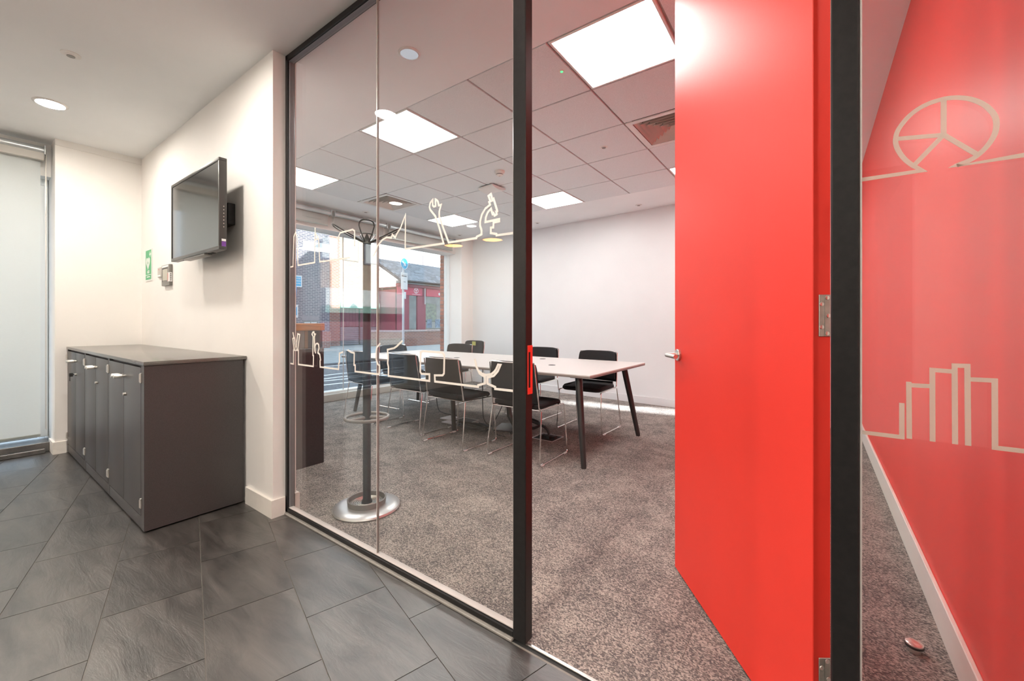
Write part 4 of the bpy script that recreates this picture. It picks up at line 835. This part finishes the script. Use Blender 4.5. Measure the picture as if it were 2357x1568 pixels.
for q, (tx_, sz) in enumerate((('HEATED', 0.07), ('TOBACCO', 0.06), ('SOLD HERE', 0.05))): obj('lettering', text_mesh(tx_, sz, bold=0.002), M['wht'], s1, loc=(0.036, 0, 0.37-0.11*q), rot=(PI/2, 0, PI/2))
p_ = on_x(689, 670, -17.6); s2 = thing('projecting_sign', (-17.98, p_[1], p_[2]), R(-25), 'round blue rimmed projecting sign under the square sign', 'sign')
obj('arm', MB().box(0, 0.2, -0.02, 0.02, -0.06, 0.06), M['sblue'], s2, smooth=0); obj('disc_rim', MB().cyl((0.42, -0.05, 0), (0.42, 0.05, 0), 0.24, 28), M['sblue'], s2); obj('disc_face', MB().cyl((0.42, -0.055, 0), (0.42, 0.055, 0), 0.185, 28), M['wht'], s2)
p_ = on_x(677, 715, -17.96); s3 = thing('wall_poster', (-17.985, p_[1], p_[2]-0.3), 0, 'pale blue poster low on the dark brick wall', 'poster'); obj('board', MB().box(0, 0.03, -0.16, 0.16, 0, 0.55), M['wht'], s3, smooth=0); obj('print', MB().box(0.03, 0.034, -0.12, 0.12, 0.1, 0.45), M['cyan'], s3, smooth=0)
# red brick and maroon frontage
bb = thing('maroon_frontage', (-19.1, 10.45, 0), 0, 'brick building with maroon boarded doors and a buff upper wall', 'building')
obj('wall', MB().box(-7, 0, 0, 1.15, 0, 8.5), M['bred'], bb, smooth=0); obj('upper_wall', MB().box(-7, -0.05, 1.15, 3.4, 2.2, 8.5), M['bbuff'], bb, smooth=0); obj('lintel', MB().box(-0.2, 0.1, 1.15, 3.4, 1.9, 2.2), M['greens'], bb, smooth=0); obj('back_wall', MB().box(-1.2, -1.0, 1.15, 3.4, 0, 2.2), M['shutter'], bb, smooth=0)
for q in range(12):
    obj('door_board', MB().bbox(-0.14, -0.08, 1.16+q*0.185, 1.335+q*0.185, 0.95, 1.9, 0.008, 1), M['shutter'], bb)
    if q % 6 == 0: obj('door_post', MB().box(-0.16, -0.04, 1.15+q*0.185, 1.21+q*0.185, 0, 1.95), M['unit'], bb, smooth=0)
for q in range(9): obj('plank', MB().bbox(-0.14, -0.08, 1.2, 3.38, 0.03+q*0.1, 0.12+q*0.1, 0.01, 1), M['plank'], bb)
for q, (yy, zz) in enumerate(((1.75, 5.0), (2.95, 5.0))):
    wn = obj('window', MB().box(-0.06, 0.0, yy-0.45, yy+0.45, zz-0.7, zz+0.7), M['greyp'], bb, smooth=0); obj('pane', MB().box(0.0, 0.01, yy-0.38, yy+0.38, zz-0.63, zz+0.63), M['post'], wn, smooth=0)
# shop
sh = thing('corner_shop', (-18, 14.2, 0), 0, 'maroon shop with a red fascia and a slate roof', 'building')
obj('side_wall', MB().box(-6, 0, 0.0, 0.06, 0, 3.1), M['shop'], sh, smooth=0); obj('interior', MB().box(-2.6, -2.5, 0, 9, 0, 3.0).box(-2.6, 0, 8.8, 9, 0, 3).box(-2.6, -0.1, 0, 9, 2.95, 3.05), M['inside'], sh, smooth=0)
obj('stall_riser', MB().box(-0.15, 0, 0, 9, 0, 0.75), M['shop'], sh, smooth=0)
for yy, w in ((0.0, 0.85), (1.42, 0.62), (3.6, 0.5), (5.6, 0.4)): obj('mullion', MB().bbox(-0.12, 0.02, yy, yy+w, 0.75, 2.72, 0.02, 1), M['shop'], sh)
for a, b_ in ((0.85, 1.42), (2.04, 3.6), (4.1, 5.6)): obj('pane', MB().box(-0.05, -0.04, a, b_, 0.75, 2.72), M['wglass'], sh, smooth=0)
for yy in (0.0, 2.05): obj('fascia', MB().bbox(-0.1, 0.06, yy, yy+(1.75 if yy == 0 else 4), 2.66, 3.10, 0.01, 1), M['fascia'], sh)
obj('fascia_gap', MB().box(-0.1, 0.02, 1.75, 2.05, 2.66, 3.1), M['shop'], sh, smooth=0); obj('cornice', MB().bbox(-0.1, 0.16, 0.0, 9, 3.10, 3.26, 0.02, 1), M['shop'], sh); obj('gutter', MB().bbox(-0.1, 0.34, 0.0, 9, 3.26, 3.42, 0.03, 1), M['kerb'], sh)
em = MB().tube([(0.066, 1.28+0.14*math.cos(2*PI*k/28), 2.93+0.14*math.sin(2*PI*k/28)) for k in range(28)], 0.014, 6, True).box(0.06, 0.072, 1.262, 1.298, 2.80, 2.93)
for s in (-1, 1): em.prism([(1.28+s*0.0, 2.92), (1.28+s*0.09, 2.99), (1.28+s*0.07, 3.02), (1.28, 2.955)], 0, 0.06, 0.072)
obj('round_emblem', em, M['wht'], sh, label='white round emblem'); obj('strapline', MB().box(0.06, 0.066, 1.0, 1.6, 2.715, 2.735), M['wht'], sh, smooth=0); obj('lettering', text_mesh('e c', 0.30, bold=0.01), M['wht'], sh, loc=(0.068, 3.15, 2.86), rot=(PI/2, 0, PI/2))
obj('poster', MB().box(-0.035, -0.03, 2.15, 2.55, 0.85, 1.35), M['poster'], sh, smooth=0); obj('poster', MB().box(-0.035, -0.03, 2.8, 3.2, 0.85, 1.35), M['poster'], sh, smooth=0)
obj('window_display', MB().bbox(-0.9, -0.4, 2.3, 3.3, 1.2, 2.3, 0.1, 2), M['leaf'], sh, label='green and brown window display')
dn = MB().tube([(0.10, 1.90, 3.3), (0.10, 1.90, 2.2)], 0.03, 8); obj('downpipe', dn, M['post'], sh)
rf = obj('roof', MB().add([(0.34, 0.0, 3.42), (0.34, 9.2, 3.42), (-2.3, 9.2, 4.85), (-2.3, 0.0, 4.85), (0.34, 0.0, 3.3), (0.34, 9.2, 3.3), (-2.3, 9.2, 4.7), (-2.3, 0.0, 4.7)], [(0, 1, 2, 3), (7, 6, 5, 4), (0, 4, 5, 1), (1, 5, 6, 2), (2, 6, 7, 3), (3, 7, 4, 0)]), M['slateroof'], sh, smooth=0)
sm = MB().box(-0.16, 0.16, 0, 0.34, 0, 0.012).mesh('roof_slate'); sm.materials.append(M['slateroof'])
ang = math.atan2(1.43, 2.64)
for r in range(13):
    for c in range(11):
        y = 0.18+c*0.33+(0.165 if r % 2 else 0); d = r*0.2
        obj('roof_slate', sm, None, rf, loc=(0.36-d*math.cos(ang), y, 3.425+d*math.sin(ang)+0.008), rot=(ang+R(2)+random.uniform(-.02, .02), random.uniform(-.02, .02), PI/2))
lw = thing('garden_wall', (-16.1, 12.75, 0), 0, 'low red brick wall with a pale coping before the shop', 'wall')
obj('wall', MB().box(-0.22, 0, 0.35, 9, 0, 0.70), M['bred'], lw, smooth=0); obj('return_wall', MB().prism([(0, 0.35), (-0.22, 0.35), (-1.6, -0.25), (-1.5, -0.45)], 2, 0, 0.70), M['bbuff'], lw, smooth=0)
cm = MB().bbox(-0.26, 0.03, -0.045, 0.045, 0.70, 0.79, 0.015, 1).mesh('coping_brick'); cm.materials.append(M['coping'])
for q in range(60): obj('coping_brick', cm, None, lw, loc=(0, 0.4+q*0.1, 0))
obj('return_coping', MB().prism([(0.03, 0.36), (-0.25, 0.40), (-1.62, -0.2), (-1.5, -0.5)], 2, 0.70, 0.78), M['coping'], lw, smooth=0)
ch = thing('cream_house', (-27, 15.0, 0), 0, 'pale cream house front with tall windows behind the shop', 'building')
obj('wall', MB().box(-6, 0, 0, 16, 0, 11), M['cream'], ch, smooth=0)
for q in range(5):
    for zz in (5.2, 8.4):
        wn = obj('window', MB().box(0, 0.08, 1.2+q*2.6, 2.4+q*2.6, zz, zz+1.7), M['plank'], ch, smooth=0); obj('pane', MB().box(0.08, 0.09, 1.3+q*2.6, 1.75+q*2.6, zz+0.1, zz+1.6), M['post'], wn, smooth=0); obj('pane', MB().box(0.08, 0.09, 1.85+q*2.6, 2.3+q*2.6, zz+0.1, zz+1.6), M['post'], wn, smooth=0)
# road sign
p_ = on_x(928, 742, -13.5)
rs = thing('road_sign', (-13.5, p_[1], 0), R(12), 'white parking plate and round blue sign on one post', 'road sign')
obj('post', MB().cyl((0, 0, 0), (0, 0, 3.8), 0.045, 14), M['post'], rs); obj('blue_disc', MB().cyl((0.05, 0, 3.55), (0.065, 0, 3.55), 0.22, 32), M['cyan'], rs); obj('disc_rim', MB().tube([(0.058, 0.222*math.cos(2*PI*k/36), 3.55+0.222*math.sin(2*PI*k/36)) for k in range(36)], 0.012, 6, True), M['wht'], rs)
obj('white_arrow', MB().prism([(-0.15, 3.60), (-0.02, 3.52), (-0.05, 3.47), (0.10, 3.46), (0.04, 3.60), (0.01, 3.56), (-0.12, 3.65)], 0, 0.065, 0.07), M['wht'], rs, smooth=0)
obj('plate', MB().bbox(0.05, 0.062, -0.205, 0.205, 2.50, 3.18, 0.01, 1), M['wht'], rs, label='white plate with a black arrow'); obj('printed_arrow', MB().box(0.0625, 0.064, -0.06, 0.03, 2.80, 2.815).prism([(0.03, 2.84), (0.065, 2.8075), (0.03, 2.775)], 0, 0.0625, 0.064), M['ink'], rs, smooth=0); obj('printed_lines', MB().box(0.0625, 0.064, -0.17, 0.14, 3.02, 3.055).box(0.0625, 0.064, -0.17, 0.16, 3.09, 3.10), M['ink'], rs, smooth=0)
obj('small_plate', MB().bbox(0.05, 0.06, -0.03, 0.11, 2.12, 2.40, 0.005, 1), M['wht'], rs)
# canopy building that shows mirrored in the glass
cbld = thing('canopy_building', (-24, -20, 0), 0, 'sunlit buff brick building with a white canopy over maroon doors', 'building')
obj('wall', MB().box(-6, 0, 0, 12, 2.4, 11), M['bbuff'], cbld, smooth=0); obj('lower_wall', MB().box(-6, -0.6, 0, 12, 0, 2.4), M['shutter'], cbld, smooth=0); obj('canopy', MB().bbox(-0.1, 1.2, 1.5, 9.5, 2.15, 3.2, 0.03, 1), M['canopy'], cbld, label='white canopy'); obj('canopy_soffit', MB().box(-0.4, 1.18, 1.5, 9.5, 1.75, 2.15), M['greens'], cbld, label='green canopy edge', smooth=0)
for yy in (2.5, 5.6, 8.6):
    wn = obj('window', MB().box(0, 0.08, yy-0.6, yy+0.6, 5.0, 7.0), M['plank'], cbld, smooth=0); obj('pane', MB().box(0.08, 0.09, yy-0.5, yy+0.5, 5.1, 6.9), M['post'], wn, smooth=0)
obj('wall_far_terrace', MB().box(-30, -29, -60, -20, 0, 8).box(-30, -29, 20, 60, 0, 7), M['bbuff'], kind='structure', label='distant brick terraces along the street', smooth=0)
